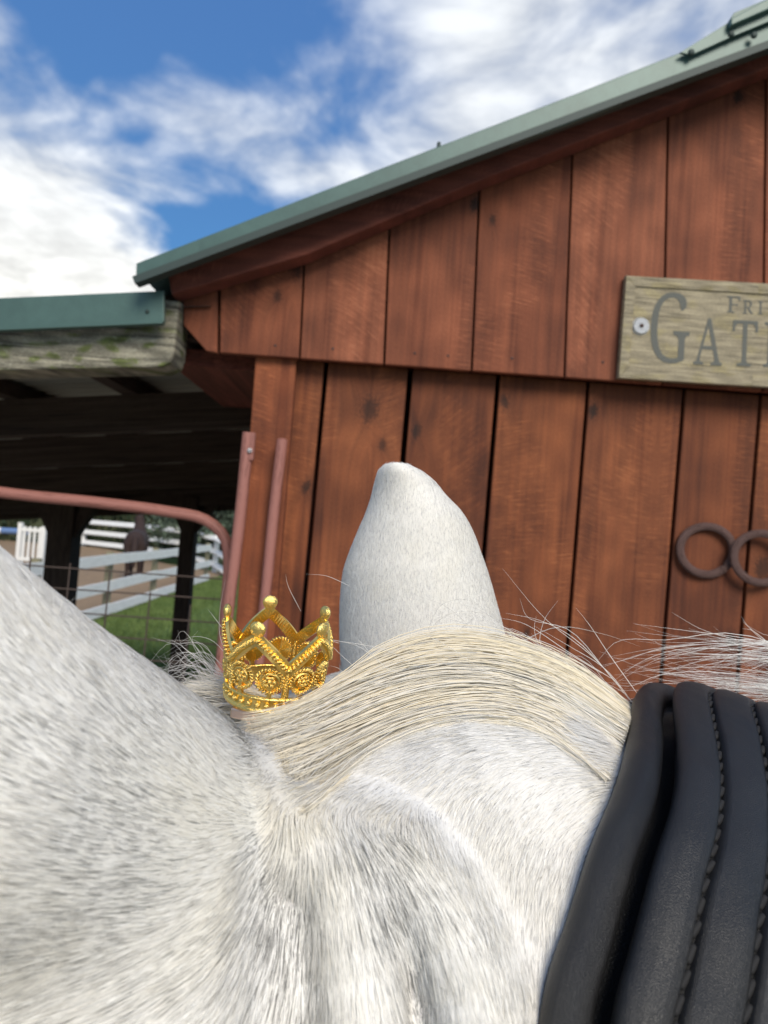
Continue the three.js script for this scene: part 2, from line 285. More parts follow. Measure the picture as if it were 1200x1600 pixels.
// ------------------------------------------------------------------ lean-to shelter
{
  const zt = -1.62, zb = -1.665;
  const lt = group('lean_to_shelter', 'dark open lean-to shelter with green-edged roof and weathered beam', 'shelter', [-1.5, 0, -3.5]);
  into(lt, 'roof_trim', slab([W(-500, 535, zt), W(256, 503, zt), W(256, 454, zt), W(-500, 487, zt)], 0.012, [0, 0], false, 0.002, [1, 1]), M.green);
  into(lt, 'trim_lip', bar(W(-500, 536, zt - 0.006), W(256, 504, zt - 0.006), 0.008, 0.02), M.green);
  { const p = W(230, 487, zt), g = new THREE.SphereGeometry(0.005, 8, 6); g.translate(p.x, p.y, p.z); into(lt, 'rivet', g, M.greenDark); }
  into(lt, 'front_beam', slab([W(-500, 590, zb), W(0, 578, zb), W(250, 573, zb), W(266, 566, zb), W(272, 550, zb), W(280, 470, zb), W(256, 468, zb), W(-500, 500, zb)], 0.1, [0.1, 0.2], false, 0.006, [0.7, 0.35]), M.old);
  // corrugated sheet
  const A0 = W(-500, 500, -1.69), B = W(330, 466, -1.69), A = B.clone().add(A0.sub(B).multiplyScalar(3)), pos = [], idx = [], nz = 330, nx = 4;
  for (let k = 0; k <= nz; k++) for (let i = 0; i <= nx; i++) { const p = A.clone().lerp(B, i / nx), z = -1.69 - 5.3 * k / nz; pos.push(p.x, p.y - 0.012 + 0.008 * Math.sin(z * 82.7), z); }
  for (let k = 0; k < nz; k++) for (let i = 0; i < nx; i++) { const q = k * (nx + 1) + i; idx.push(q, q + 1, q + nx + 1, q + 1, q + nx + 2, q + nx + 1); }
  const up = pos.map((v, i) => i % 3 === 1 ? v + 0.002 : v), n = pos.length / 3;
  const g = new THREE.BufferGeometry(); g.setAttribute('position', new THREE.Float32BufferAttribute([...pos, ...up], 3)); g.setIndex([...idx, ...idx.map((v) => v + n).reverse()]); g.computeVertexNormals();
  into(lt, 'roof_sheet', g, M.sheet);
  const yAt = (x) => lerp(A.y, B.y, (x - A.x) / (B.x - A.x));
  // purlins running back, rafters running across
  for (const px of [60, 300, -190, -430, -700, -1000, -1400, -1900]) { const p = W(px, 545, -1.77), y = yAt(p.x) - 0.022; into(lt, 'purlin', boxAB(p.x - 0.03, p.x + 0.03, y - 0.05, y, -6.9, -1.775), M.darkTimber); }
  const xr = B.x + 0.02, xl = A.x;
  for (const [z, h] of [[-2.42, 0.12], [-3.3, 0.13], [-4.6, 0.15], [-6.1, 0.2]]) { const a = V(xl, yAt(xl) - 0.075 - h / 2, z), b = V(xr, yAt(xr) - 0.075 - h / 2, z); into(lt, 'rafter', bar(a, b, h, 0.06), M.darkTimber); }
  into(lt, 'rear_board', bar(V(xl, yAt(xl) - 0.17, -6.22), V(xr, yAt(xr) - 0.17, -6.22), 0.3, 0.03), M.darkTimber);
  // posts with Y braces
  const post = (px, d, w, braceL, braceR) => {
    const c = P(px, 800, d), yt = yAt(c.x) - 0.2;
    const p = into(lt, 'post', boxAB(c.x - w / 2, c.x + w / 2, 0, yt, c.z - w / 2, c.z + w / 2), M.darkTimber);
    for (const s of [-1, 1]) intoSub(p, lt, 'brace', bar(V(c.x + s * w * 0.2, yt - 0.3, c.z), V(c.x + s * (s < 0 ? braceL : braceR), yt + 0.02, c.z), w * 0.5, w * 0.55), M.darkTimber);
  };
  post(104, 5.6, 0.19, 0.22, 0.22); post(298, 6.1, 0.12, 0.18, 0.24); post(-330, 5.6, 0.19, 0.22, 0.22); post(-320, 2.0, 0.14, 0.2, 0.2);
}

// ------------------------------------------------------------------ sign, rings, pipes, gate
{
  const zs = ZG + 0.02, s0 = W(978, 430, zs), s = group('name_sign', 'weathered wooden sign with carved grey serif letters on the barn gable', 'sign', s0.toArray());
  const q = [[966, 590], [1500, 624], [1512, 460], [978, 430]].map((p) => W(p[0], p[1], zs));
  into(s, 'sign_board', slab(q, 0.018, [0.33, 0.6], false, 0.003, [0.55, 0.3]), M.sign);
  // raised border, a strip on each side
  const zb = zs + 0.004, b = (a) => into(s, 'border', slab(a.map((p) => W(p[0], p[1], zb)), 0.006, [0.7, 0.1], false, 0.0018, [0.5, 0.25]), M.sign);
  b([[967, 590], [983, 572], [994, 448], [979, 431]]); b([[967, 590], [1500, 624], [1484, 606], [983, 573]].map((p) => p)); b([[979, 431], [993, 447], [1496, 477], [1511, 460]]); b([[1500, 624], [1511, 461], [1496, 478], [1485, 606]]);
  const worn = tex(512, 512, (u, v) => { const k = sstep(0.15, 0.7, n2(u * 40, v * 90) * 0.6 + n2(u * 120, v * 200) * 0.5); return [lerp(0.36, 0.56, k), lerp(0.37, 0.54, k), lerp(0.36, 0.46, k)]; }, true);
  const ink = new THREE.MeshStandardMaterial({ color: lin(1, 1, 1), map: worn, roughness: 0.95 });
  const font = await new FontLoader().loadAsync('fonts/droid/droid_serif_regular.typeface.json');
  const letter = (ch, x0, y0, x1, y1) => {               // box of the letter: left, base line, right, top
    const g = new TextGeometry(ch, { font, size: 1, depth: 0.02, curveSegments: 6, bevelEnabled: false }); g.computeBoundingBox();
    const bb = g.boundingBox; g.translate(-bb.min.x, -bb.min.y, 0);
    const a = W(x0, y0, zs), c = W(x1, y1, zs), sx = (c.x - a.x) / (bb.max.x - bb.min.x), sy = (c.y - a.y) / (bb.max.y - bb.min.y);
    g.scale(sx, sy, 0.06); g.rotateZ(-0.058 + 0.075); g.translate(a.x, a.y, zs - 0.0003); into(s, 'letter', g, ink);
  };
  letter('G', 1014, 566, 1082, 460); letter('A', 1083, 569, 1132, 500); letter('T', 1142, 571, 1186, 503); letter('E', 1192, 573, 1232, 506);
  letter('F', 1135, 488, 1157, 464); letter('R', 1160, 490, 1178, 470); letter('I', 1184, 491, 1193, 471);
  const p = W(1001, 510, zs), sc = new THREE.CylinderGeometry(0.0175, 0.021, 0.006, 20); sc.rotateX(Math.PI / 2); sc.translate(p.x, p.y, p.z + 0.003); const h = into(s, 'screw', sc, M.zinc);
  const dot = new THREE.CylinderGeometry(0.005, 0.004, 0.003, 6); dot.rotateX(Math.PI / 2); dot.translate(p.x, p.y, p.z + 0.0068); intoSub(h, s, 'screw_recess', dot, M.iron);
}
{
  // two iron shoes bent into near-closed rings, one lapping over the other
  const ring = (px, py, rx, z, a0, a1, label) => {
    const c = W(px, py, z), rw = rx / F * Math.abs(z), pts = [];
    const g0 = group('iron_ring', label, 'iron ring', c.toArray(), 'iron rings on the barn wall');
    for (let k = 0; k <= 30; k++) { const a = lerp(a0, a1, k / 30); pts.push(V(Math.cos(a) * rw * 1.06, Math.sin(a) * rw * 0.96, 0.003 * Math.sin(a * 2))); }
    const g = new THREE.TubeGeometry(new THREE.CatmullRomCurve3(pts), 72, 0.0098, 10, false), p = g.attributes.position;
    for (let i = 0; i < p.count; i++) { const k = 0.0012 * n3(p.getX(i) * 120, p.getY(i) * 120, p.getZ(i) * 120); p.setXYZ(i, p.getX(i) * (1 + k * 6), p.getY(i) * (1 + k * 6), p.getZ(i) * 0.75); }
    g.computeVertexNormals(); mesh('ring_bar', g, M.iron, g0);
    for (const a of [a0, a1]) { const e = new THREE.SphereGeometry(0.0098, 10, 8); e.scale(1, 1, 0.75); e.translate(Math.cos(a) * rw * 1.06, Math.sin(a) * rw * 0.96, 0); mesh('ring_end', e, M.iron, g0); }
  };
  ring(1104, 860, 39, ZW + 0.011, -0.62, 5.45, 'rusty iron ring on the barn wall, the left one, tucked behind its neighbour');
  ring(1189, 872, 40, ZW + 0.026, 0.1, 6.2, 'rusty iron ring on the barn wall, the right one, lapping over its neighbour');
}
{
  const zp = -1.69;
  const p1 = [W(441, 688, zp), W(428, 800, zp), W(412, 960, zp)], foot = p1[2].clone().add(p1[2].clone().sub(p1[1]).multiplyScalar(8)); foot.y = 0;
  const g1 = group('gate_pipe', 'faded pink pipe standing in front of the barn corner post', 'pipe', [foot.x, 0, zp], 'pipes at the barn corner');
  into(g1, 'pipe', tube([p1[0], p1[1], p1[2], V(foot.x, 0, zp)], 0.0125, 40, 14), M.pipe);
  { const c = new THREE.SphereGeometry(0.0123, 12, 8); c.scale(1, 0.4, 1); c.translate(p1[0].x, p1[0].y, p1[0].z); into(g1, 'cap', c, M.pipe); }
  const q1 = [W(388, 676, zp), W(376, 800, zp), W(348, 1020, zp)], f2 = V(q1[2].x - 0.06, 0, zp);
  const g2 = group('gate_pipe', 'faded red pipe bolted to the left edge of the barn corner post', 'pipe', [f2.x, 0, zp], 'pipes at the barn corner');
  into(g2, 'pipe', tube([q1[0], q1[1], q1[2], f2], 0.0135, 40, 14), M.pipe);
  { const b = new THREE.SphereGeometry(0.006, 10, 8), p = W(390, 704, zp + 0.014); b.translate(p.x, p.y, p.z); into(g2, 'bolt', b, M.zinc); }
  { const a = W(381, 686, zp + 0.004), c = W(397, 676, zp + 0.004); into(g2, 'strap', boxAB(a.x, c.x + 0.004, a.y - 0.05, c.y, zp - 0.004, zp + 0.012), M.pipe); }
  // the gate: bent pipe frame with welded wire
  const zg = -1.86, tp = [[-420, 705], [-150, 742], [0, 769], [150, 785], [260, 799], [320, 812], [350, 838], [357, 870], [352, 960]].map((p) => W(p[0], p[1], zg));
  const low = tp[8].clone(); low.y = 0.75; low.x -= 0.01;
  const gt = group('pipe_gate', 'faded red pipe gate with rounded corner and wire mesh left of the barn', 'gate', [-1.1, 0, zg]);
  into(gt, 'frame', tube([...tp, low], 0.0145, 90, 12), M.pipe);
  const bl = low.clone(), bR = V(tp[0].x, 0.75, zg); into(gt, 'bottom_rail', tube([bl, bR], 0.0145, 6, 12), M.pipe);
  into(gt, 'hinge_upright', tube([V(tp[0].x, 0, zg), V(tp[0].x, 2.0, zg)], 0.02, 6, 12), M.pipe);
  // mesh
  const rodLine = (a, b) => new THREE.TubeGeometry(new THREE.LineCurve3(a, b), 1, 0.0021, 6);
  const zr = zg + 0.004;
  for (const [yl, yr] of [[888, 905], [921, 937], [957, 974], [990, 1008], [1024, 1040]]) into(gt, 'wire', rodLine(W(-60, yl - 12, zr), W(352, yr, zr)), M.wire);
  for (const [x, y0] of [[172, 892], [235, 925], [110, 880], [48, 870], [298, 945]]) { const a = W(x, y0, zr), b = V(a.x - 0.012, 0.77, zr); into(gt, 'wire', rodLine(a, b), M.wire); }
}
// ------------------------------------------------------------------ arena: fences, jump, pony, trees
{
  const railG = (a, b, w, h, bow = 0) => bar(a, b, w, h);
  const near = group('arena_fence', 'white three-rail fence along the near side of the sand arena', 'fence', nearA.toArray(), 'arena fences');
  const zs = [-6.4, -9.2, -12, -14.8, -17.6, -20.2];
  const at = (z, y) => V(lerp(nearA.x, nearB.x, (-z - 9.2) / 12.3), y, z);
  const postMat = new THREE.MeshStandardMaterial({ color: lin(0.26, 0.24, 0.15), roughness: 0.9, map: mottled });
  for (const z of zs) { const p = at(z, 0); into(near, 'post', boxAB(p.x - 0.05, p.x + 0.05, 0, 1.06, z - 0.05, z + 0.05), postMat); }
  for (let i = 0; i < zs.length - 1; i++) for (const y of [0.94, 0.52, 0.14]) into(near, 'rail', bar(at(zs[i], y + rr(-0.012, 0.012)).add(V(0.075, 0, 0)), at(zs[i + 1] + 0.006, y + rr(-0.012, 0.012)).add(V(0.075, 0, 0)), 0.05, 0.16), M.white);
  const far = group('arena_fence', 'white rail fence along the far side of the arena, curving at the right', 'fence', farM.toArray(), 'arena fences');
  const fp = [P(352, 905, 22.5), P(335, 893, 24), P(290, 878, 26), P(215, 866, 28), P(130, 856, 30), P(40, 842, 31.5), P(-60, 830, 33)];
  fp.forEach((p) => into(far, 'post', boxAB(p.x - 0.07, p.x + 0.07, Math.max(0, p.y - 0.1), p.y + 1.2, p.z - 0.07, p.z + 0.07), M.white));
  for (let i = 0; i < fp.length - 1; i++) for (const y of [1.08, 0.66, 0.24]) into(far, 'rail', bar(fp[i].clone().add(V(0, y, 0.1)), fp[i + 1].clone().add(V(0, y, 0.1)), 0.2, 0.05), M.white);
  // jump wing: two uprights, rails and pickets
  const o = P(36, 882, 13), jw = group('jump_wing', 'white picket jump wing standing in the sand arena', 'jump wing', [o.x, 0, o.z]);
  const y0 = o.y, w = 0.42, h = 0.74, pt = (x, y) => V(o.x + x, y, o.z);
  into(jw, 'upright', bar(pt(-0.1, 0), pt(-0.1, y0 + h), 0.07, 0.07), M.white); into(jw, 'upright', bar(pt(w - 0.1, 0), pt(w - 0.1, y0 + h - 0.04), 0.07, 0.07), M.white);
  for (const y of [0.1, 0.62]) into(jw, 'rail', bar(pt(-0.08, y0 + y), pt(w - 0.12, y0 + y), 0.06, 0.04), M.white);
  for (let k = 0; k < 4; k++) into(jw, 'picket', bar(pt(-0.02 + k * 0.09, y0 + 0.06), pt(-0.02 + k * 0.09, y0 + 0.68), 0.04, 0.02), M.white);
  const c = P(-30, 830, 14), jp = group('jump_pole', 'blue and white striped jump pole lying in the arena', 'jump pole', [c.x, 0, c.z]);
  for (let k = 0; k < 5; k++) { const a = V(c.x - 1.6 + k * 0.5, c.y - 0.02 + 0.015 * k, c.z), b = V(c.x - 1.1 + k * 0.5, c.y - 0.005 + 0.015 * k, c.z); into(jp, 'stripe', new THREE.TubeGeometry(new THREE.LineCurve3(a, b), 1, 0.06, 8), k % 2 ? M.white : new THREE.MeshStandardMaterial({ color: lin(0.12, 0.2, 0.38), roughness: 0.6 })); }
  into(jp, 'stand', bar(V(c.x - 1.5, 0, c.z), V(c.x - 1.5, c.y, c.z), 0.08, 0.08), M.white); into(jp, 'stand', bar(V(c.x + 0.8, 0, c.z), V(c.x + 0.8, c.y + 0.05, c.z), 0.08, 0.08), M.white);
}
// surface nets: mesh of f < 0 over a box
function nets(f, lo, hi, cell) {
  const nx = Math.ceil((hi[0] - lo[0]) / cell) + 1, ny = Math.ceil((hi[1] - lo[1]) / cell) + 1, nz = Math.ceil((hi[2] - lo[2]) / cell) + 1;
  const val = new Float32Array(nx * ny * nz), id = (i, j, k) => (k * ny + j) * nx + i;
  // coarse pass skips cells far from the surface
  const S = 4;
  for (let k = 0; k < nz; k += S) for (let j = 0; j < ny; j += S) for (let i = 0; i < nx; i += S) {
    const c = f(lo[0] + (i + 1.5) * cell, lo[1] + (j + 1.5) * cell, lo[2] + (k + 1.5) * cell), far = Math.abs(c) > cell * S * 2.2;
    for (let c3 = k; c3 < Math.min(k + S, nz); c3++) for (let c2 = j; c2 < Math.min(j + S, ny); c2++) for (let c1 = i; c1 < Math.min(i + S, nx); c1++) val[id(c1, c2, c3)] = far ? c : f(lo[0] + c1 * cell, lo[1] + c2 * cell, lo[2] + c3 * cell);
  }
  const vid = new Int32Array(nx * ny * nz).fill(-1), pos = [], idx = [];
  const E = [[0, 1], [2, 3], [4, 5], [6, 7], [0, 2], [1, 3], [4, 6], [5, 7], [0, 4], [1, 5], [2, 6], [3, 7]];
  const cv = new Float32Array(8);
  for (let k = 0; k < nz - 1; k++) for (let j = 0; j < ny - 1; j++) for (let i = 0; i < nx - 1; i++) {
    let neg = 0; for (let c = 0; c < 8; c++) { cv[c] = val[id(i + (c & 1), j + ((c >> 1) & 1), k + (c >> 2))]; if (cv[c] < 0) neg++; }
    if (!neg || neg === 8) continue;
    let x = 0, y = 0, z = 0, n = 0;
    for (const [a, b] of E) if ((cv[a] < 0) !== (cv[b] < 0)) { const t = cv[a] / (cv[a] - cv[b]); x += lerp(a & 1, b & 1, t); y += lerp((a >> 1) & 1, (b >> 1) & 1, t); z += lerp(a >> 2, b >> 2, t); n++; }
    vid[id(i, j, k)] = pos.length / 3; pos.push(lo[0] + (i + x / n) * cell, lo[1] + (j + y / n) * cell, lo[2] + (k + z / n) * cell);
  }
  const quad = (a, b, c, d, s) => { if (a < 0 || b < 0 || c < 0 || d < 0) return; s ? idx.push(a, b, c, a, c, d) : idx.push(a, c, b, a, d, c); };
  for (let k = 1; k < nz - 1; k++) for (let j = 1; j < ny - 1; j++) for (let i = 1; i < nx - 1; i++) {
    const v = val[id(i, j, k)] < 0;
    if (v !== val[id(i + 1, j, k)] < 0) quad(vid[id(i, j - 1, k - 1)], vid[id(i, j, k - 1)], vid[id(i, j, k)], vid[id(i, j - 1, k)], v);
    if (v !== val[id(i, j + 1, k)] < 0) quad(vid[id(i - 1, j, k - 1)], vid[id(i - 1, j, k)], vid[id(i, j, k)], vid[id(i, j, k - 1)], v);
    if (v !== val[id(i, j, k + 1)] < 0) quad(vid[id(i - 1, j - 1, k)], vid[id(i, j - 1, k)], vid[id(i, j, k)], vid[id(i - 1, j, k)], v);
  }
  const nor = new Float32Array(pos.length), e = cell * 0.6;
  for (let i = 0; i < pos.length; i += 3) { const [x, y, z] = [pos[i], pos[i + 1], pos[i + 2]]; let a = f(x + e, y, z) - f(x - e, y, z), b = f(x, y + e, z) - f(x, y - e, z), c = f(x, y, z + e) - f(x, y, z - e); const l = Math.hypot(a, b, c) || 1; nor[i] = a / l; nor[i + 1] = b / l; nor[i + 2] = c / l; }
  const g = new THREE.BufferGeometry(); g.setAttribute('position', new THREE.Float32BufferAttribute(pos, 3)); g.setAttribute('normal', new THREE.Float32BufferAttribute(nor, 3)); g.setIndex(idx);
  return g;
}
const smin = (a, b, k) => { const h = Math.max(k - Math.abs(a - b), 0) / k; return Math.min(a, b) - h * h * k * 0.25; };
const smax = (a, b, k) => -smin(-a, -b, k);
const cone = (a, b, ra, rb) => { const [bx, by, bz] = [b[0] - a[0], b[1] - a[1], b[2] - a[2]], L = bx * bx + by * by + bz * bz; return (x, y, z) => { const px = x - a[0], py = y - a[1], pz = z - a[2], t = clamp((px * bx + py * by + pz * bz) / L, 0, 1); return Math.hypot(px - bx * t, py - by * t, pz - bz * t) - lerp(ra, rb, t); }; };
const chain = (pts) => { const cs = []; for (let i = 0; i < pts.length - 1; i++) cs.push(cone(pts[i], pts[i + 1], pts[i][3], pts[i + 1][3])); return (x, y, z) => { let m = 9; for (const c of cs) m = Math.min(m, c(x, y, z)); return m; }; };
{ // dark bay pony standing in the arena, tail towards the barn, head up
  const b = P(206, 905, 18.5), o = [b.x, 0, b.z], Y = Math.max(0.02, b.y);
  const parts = [[chain([[0, 0.98, 0, 0.25], [0.04, 0.98, -0.5, 0.27], [0.12, 0.95, -0.95, 0.24]]), 0.1], [chain([[0.12, 1.05, -0.95, 0.2], [0.12, 1.35, -1.15, 0.14], [0.1, 1.52, -1.25, 0.12]]), 0.12], [chain([[0.1, 1.53, -1.2, 0.11], [0.12, 1.35, -1.55, 0.07]]), 0.05],
    [chain([[0.04, 1.6, -1.15, 0.04], [0.03, 1.7, -1.13, 0.015]]), 0.03], [chain([[0.17, 1.6, -1.15, 0.04], [0.19, 1.7, -1.13, 0.015]]), 0.03],
    ...[[-0.14, 0.05], [0.14, 0.05], [-0.02, -0.9], [0.24, -0.9]].map(([x, z], i) => [chain([[x, 0.85, z, 0.14], [x, 0.5, z + (i < 2 ? 0.06 : 0), 0.07], [x, 0.1, z, 0.045], [x, 0.03, z - 0.03, 0.055]]), 0.08]), [chain([[0, 1.05, 0.24, 0.06], [-0.01, 0.7, 0.33, 0.08], [0, 0.35, 0.3, 0.05]]), 0.04]];
  const f = (x, y, z) => { let m = 9; for (const [p, k] of parts) m = smin(m, p(x, y, z), k); return m; };
  const g = nets(f, [-0.5, -0.05, -1.75], [0.6, 1.8, 0.5], 0.035); g.rotateY(0.35); g.scale(1.0, 1.0, 1.0);
  const h = group('bay_pony', 'dark bay pony standing in the arena behind the white fence', 'horse', [b.x, Y, b.z]);
  mesh('body', g, new THREE.MeshStandardMaterial({ color: lin(0.03, 0.016, 0.013), roughness: 0.85 }), h);
}
{ // trees behind the arena
  const leaf = new THREE.BufferGeometry(); leaf.setAttribute('position', new THREE.Float32BufferAttribute([-0.5, 0, 0, 0, 0.5, 0.1, 0.5, 0, 0, 0, -0.5, 0.1], 3)); leaf.setIndex([0, 2, 1, 0, 3, 2]); leaf.computeVertexNormals();
  const bark = new THREE.MeshStandardMaterial({ color: lin(0.07, 0.055, 0.04), roughness: 1 }), leafMat = new THREE.MeshStandardMaterial({ color: lin(1, 1, 1), roughness: 0.8 });
  const labels = { 4: 'grey-green tree beyond the arena beside the barn corner' };
  [[338, 27, 4.2]].forEach(([px, d, h]) => {
    const i = 4;
    const b = P(px, 830, d), t = group('tree', labels[i], 'tree', [b.x, 0, b.z]);
    const gs = [tube([V(0, -0.1, 0), V(0.1, h * 0.35, 0), V(0, h * 0.75, 0.1)], 0.16, 10, 7)];
    for (let k = 0; k < 6; k++) { const a = k * 1.05, y = h * rr(0.2, 0.5); gs.push(tube([V(0.05, y, 0), V(Math.cos(a) * 0.9, y + 0.7, Math.sin(a) * 0.9), V(Math.cos(a) * 1.7, y + 1.5, Math.sin(a) * 1.7)], 0.06, 6, 5)); }
    mesh('trunk', mergeGeometries(gs), bark, t);
    const N = 7000, im = new THREE.InstancedMesh(leaf, leafMat, N), m = new THREE.Matrix4(), q = new THREE.Quaternion(), e = new THREE.Euler(), cl = [];
    for (let k = 0; k < 44; k++) { const y = rr(0.0, 1), rad = 2.5 * Math.sin(Math.PI * clamp(y * 0.86 + 0.1, 0, 1)) + 0.3, a = R() * 6.28; cl.push([Math.cos(a) * rad * rr(0.3, 1), y * h, Math.sin(a) * rad * rr(0.3, 1), rr(0.5, 1.0), rr(0.6, 1.3)]); }
    for (let k = 0; k < N; k++) { const c = cl[k % cl.length], u = rr(-1, 1), a = R() * 6.28, s = Math.sqrt(1 - u * u), rad = c[3] * Math.pow(R(), 0.4); e.set(R() * 6, R() * 6, R() * 6); q.setFromEuler(e); const sc = rr(0.14, 0.26); m.compose(V(c[0] + rad * s * Math.cos(a), Math.max(0.2, c[1] + rad * u * 0.8), c[2] + rad * s * Math.sin(a)), q, V(sc * 0.6, sc, sc)); im.setMatrixAt(k, m); const v = c[4] * rr(0.7, 1.2), gy = i === 4 ? 1 : 0; im.setColorAt(k, lin((0.035 + gy * 0.06) * v, (0.07 + gy * 0.06) * v, (0.026 + gy * 0.06) * v)); }
    im.name = 'crown'; im.userData.kind = 'stuff'; t.add(im);
  });
}
{ // clipped hedge in front of the trees
  const a = P(-330, 830, 31), b = P(520, 830, 31), hd = group('hedge', 'long dark green hedge behind the far arena fence', 'hedge', [(a.x + b.x) / 2, 0, a.z]);
  const core = new THREE.BoxGeometry(b.x - a.x - 0.6, 2.6, 0.9, 40, 6, 2), cp = core.attributes.position; for (let i = 0; i < cp.count; i++) cp.setXYZ(i, cp.getX(i) + 0.2 * n3(cp.getX(i), cp.getY(i), 3), cp.getY(i) + 1.3 + 0.25 * n3(cp.getX(i) * 0.7, 5, cp.getY(i)), cp.getZ(i) + 0.2 * n3(cp.getX(i), cp.getY(i), cp.getZ(i))); core.computeVertexNormals();
  mesh('branches', core, new THREE.MeshStandardMaterial({ color: lin(0.06, 0.07, 0.035), roughness: 1 }), hd);
  const leaf = new THREE.BufferGeometry(); leaf.setAttribute('position', new THREE.Float32BufferAttribute([-0.5, 0, 0, 0, 0.5, 0.1, 0.5, 0, 0, 0, -0.5, 0.1], 3)); leaf.setIndex([0, 2, 1, 0, 3, 2]); leaf.computeVertexNormals();
  const N = 16000, im = new THREE.InstancedMesh(leaf, new THREE.MeshStandardMaterial({ color: lin(1, 1, 1), roughness: 0.85 }), N), m = new THREE.Matrix4(), q = new THREE.Quaternion(), e = new THREE.Euler(), L = b.x - a.x;
  for (let k = 0; k < N; k++) { const x = rr(-L / 2, L / 2), top = 2.75 + 0.35 * n2(x * 0.5, 1), y = rr(0.05, top), face = R() < 0.25 ? rr(-0.6, 0.6) : 0.55 + 0.2 * n2(x, y) + rr(-0.1, 0.15); e.set(R() * 6, R() * 6, R() * 6); q.setFromEuler(e); const sc = rr(0.1, 0.2), v = (0.75 + 0.4 * n2(x * 0.9, y)) * rr(0.6, 1.2); m.compose(V(x, R() < 0.2 ? top + rr(-0.1, 0.15) : y, face), q, V(sc * 0.7, sc, sc)); im.setMatrixAt(k, m); im.setColorAt(k, lin(0.028 * v, 0.055 * v, 0.022 * v)); }
  im.name = 'leaves'; im.userData.kind = 'stuff'; hd.add(im);
}
//@@HORSE_BEGIN
// ------------------------------------------------------------------ the white horse
const tab = (x, T) => { if (x <= T[0][0]) return T[0]; for (let i = 0; i < T.length - 1; i++) if (x <= T[i + 1][0]) { const k = (x - T[i][0]) / (T[i + 1][0] - T[i][0]), s = k * k * (3 - 2 * k); return T[i].map((v, j) => lerp(v, T[i + 1][j], j ? lerp(k, s, 0.5) : k)); } return T[T.length - 1]; };
// neck and poll: x, top y, half height, half width
const NECK = [[-0.16, -0.155, 0.1, 0.075], [-0.1, -0.125, 0.12, 0.1], [-0.05, -0.092, 0.13, 0.125], [-0.015, -0.075, 0.14, 0.135], [0.03, -0.064, 0.145, 0.14], [0.07, -0.071, 0.145, 0.14], [0.1, -0.083, 0.145, 0.138], [0.12, -0.085, 0.148, 0.136], [0.19, -0.119, 0.158, 0.13], [0.26, -0.134, 0.17, 0.128], [0.42, -0.16, 0.24, 0.12], [0.75, -0.2, 0.33, 0.15], [1.05, -0.26, 0.4, 0.22]];
const neckF = (x, y, z) => {
  const t = tab(x, NECK), b = t[2], a = t[3], r = Math.hypot((y - t[1] + b) / b, (z + 0.29) / a);
  const ends = Math.max(-0.15 - x, x - 1.05);
  const q = (r - 1) * Math.min(a, b) * (r > 0.2 ? 1 : 0.6);
  return ends > 0 ? Math.max(q, 0) + ends * 0.9 : q;
};
const toC = (x, y, z) => V(x, y, z).applyMatrix4(M0i).toArray();
const limb = (pts) => chain(pts.map(([x, y, z, r]) => [...toC(x, y, z), r]));
const skull = chain([[-0.02, -0.17, -0.29, 0.085], [-0.16, -0.28, -0.29, 0.1], [-0.27, -0.42, -0.29, 0.075], [-0.4, -0.58, -0.29, 0.062]]), jaw = chain([[0.0, -0.32, -0.29, 0.09], [-0.18, -0.44, -0.29, 0.07], [-0.36, -0.58, -0.29, 0.05]]);
const trunk = [limb([[1.0, 1.25, -0.32, 0.22], [1.35, 1.12, -0.32, 0.3], [1.8, 1.1, -0.32, 0.31], [2.2, 1.18, -0.32, 0.29]]), limb([[1.05, 1.1, -0.32, 0.25], [0.6, 1.3, -0.3, 0.16]]),
  ...[[1.1, -0.17], [1.14, -0.47]].map(([x, z]) => limb([[x, 0.95, z, 0.14], [x, 0.5, z, 0.06], [x + 0.02, 0.14, z, 0.042], [x - 0.03, 0.05, z, 0.06]])),
  ...[[2.3, -0.17], [2.36, -0.47]].map(([x, z]) => limb([[x - 0.05, 1.05, z, 0.2], [x - 0.12, 0.75, z, 0.11], [x + 0.1, 0.5, z, 0.06], [x + 0.06, 0.14, z, 0.042], [x + 0.01, 0.05, z, 0.06]])), limb([[2.47, 1.25, -0.32, 0.05], [2.55, 0.9, -0.32, 0.07], [2.55, 0.45, -0.32, 0.03]])];
const temple = cone([-0.09, -0.17, -0.205], [-0.1, -0.2, -0.22], 0.08, 0.08);
const headF = (x, y, z) => { let m = neckF(x, y, z); m = smin(m, skull(x, y, z), 0.05); return smin(m, jaw(x, y, z), 0.05); };
// near ear: a pricked cone turned out towards the viewer, hollow on its front
const earN = chain([[-0.058, -0.105, -0.212, 0.036], [-0.068, -0.086, -0.195, 0.038], [-0.092, -0.058, -0.162, 0.0405], [-0.111, -0.03, -0.142, 0.038], [-0.14, 0.012, -0.124, 0.027], [-0.172, 0.064, -0.112, 0.006]]);
const earNh = chain([[-0.118, -0.062, -0.185, 0.022], [-0.14, -0.034, -0.165, 0.027], [-0.165, 0.012, -0.145, 0.02], [-0.185, 0.06, -0.132, 0.004]]);
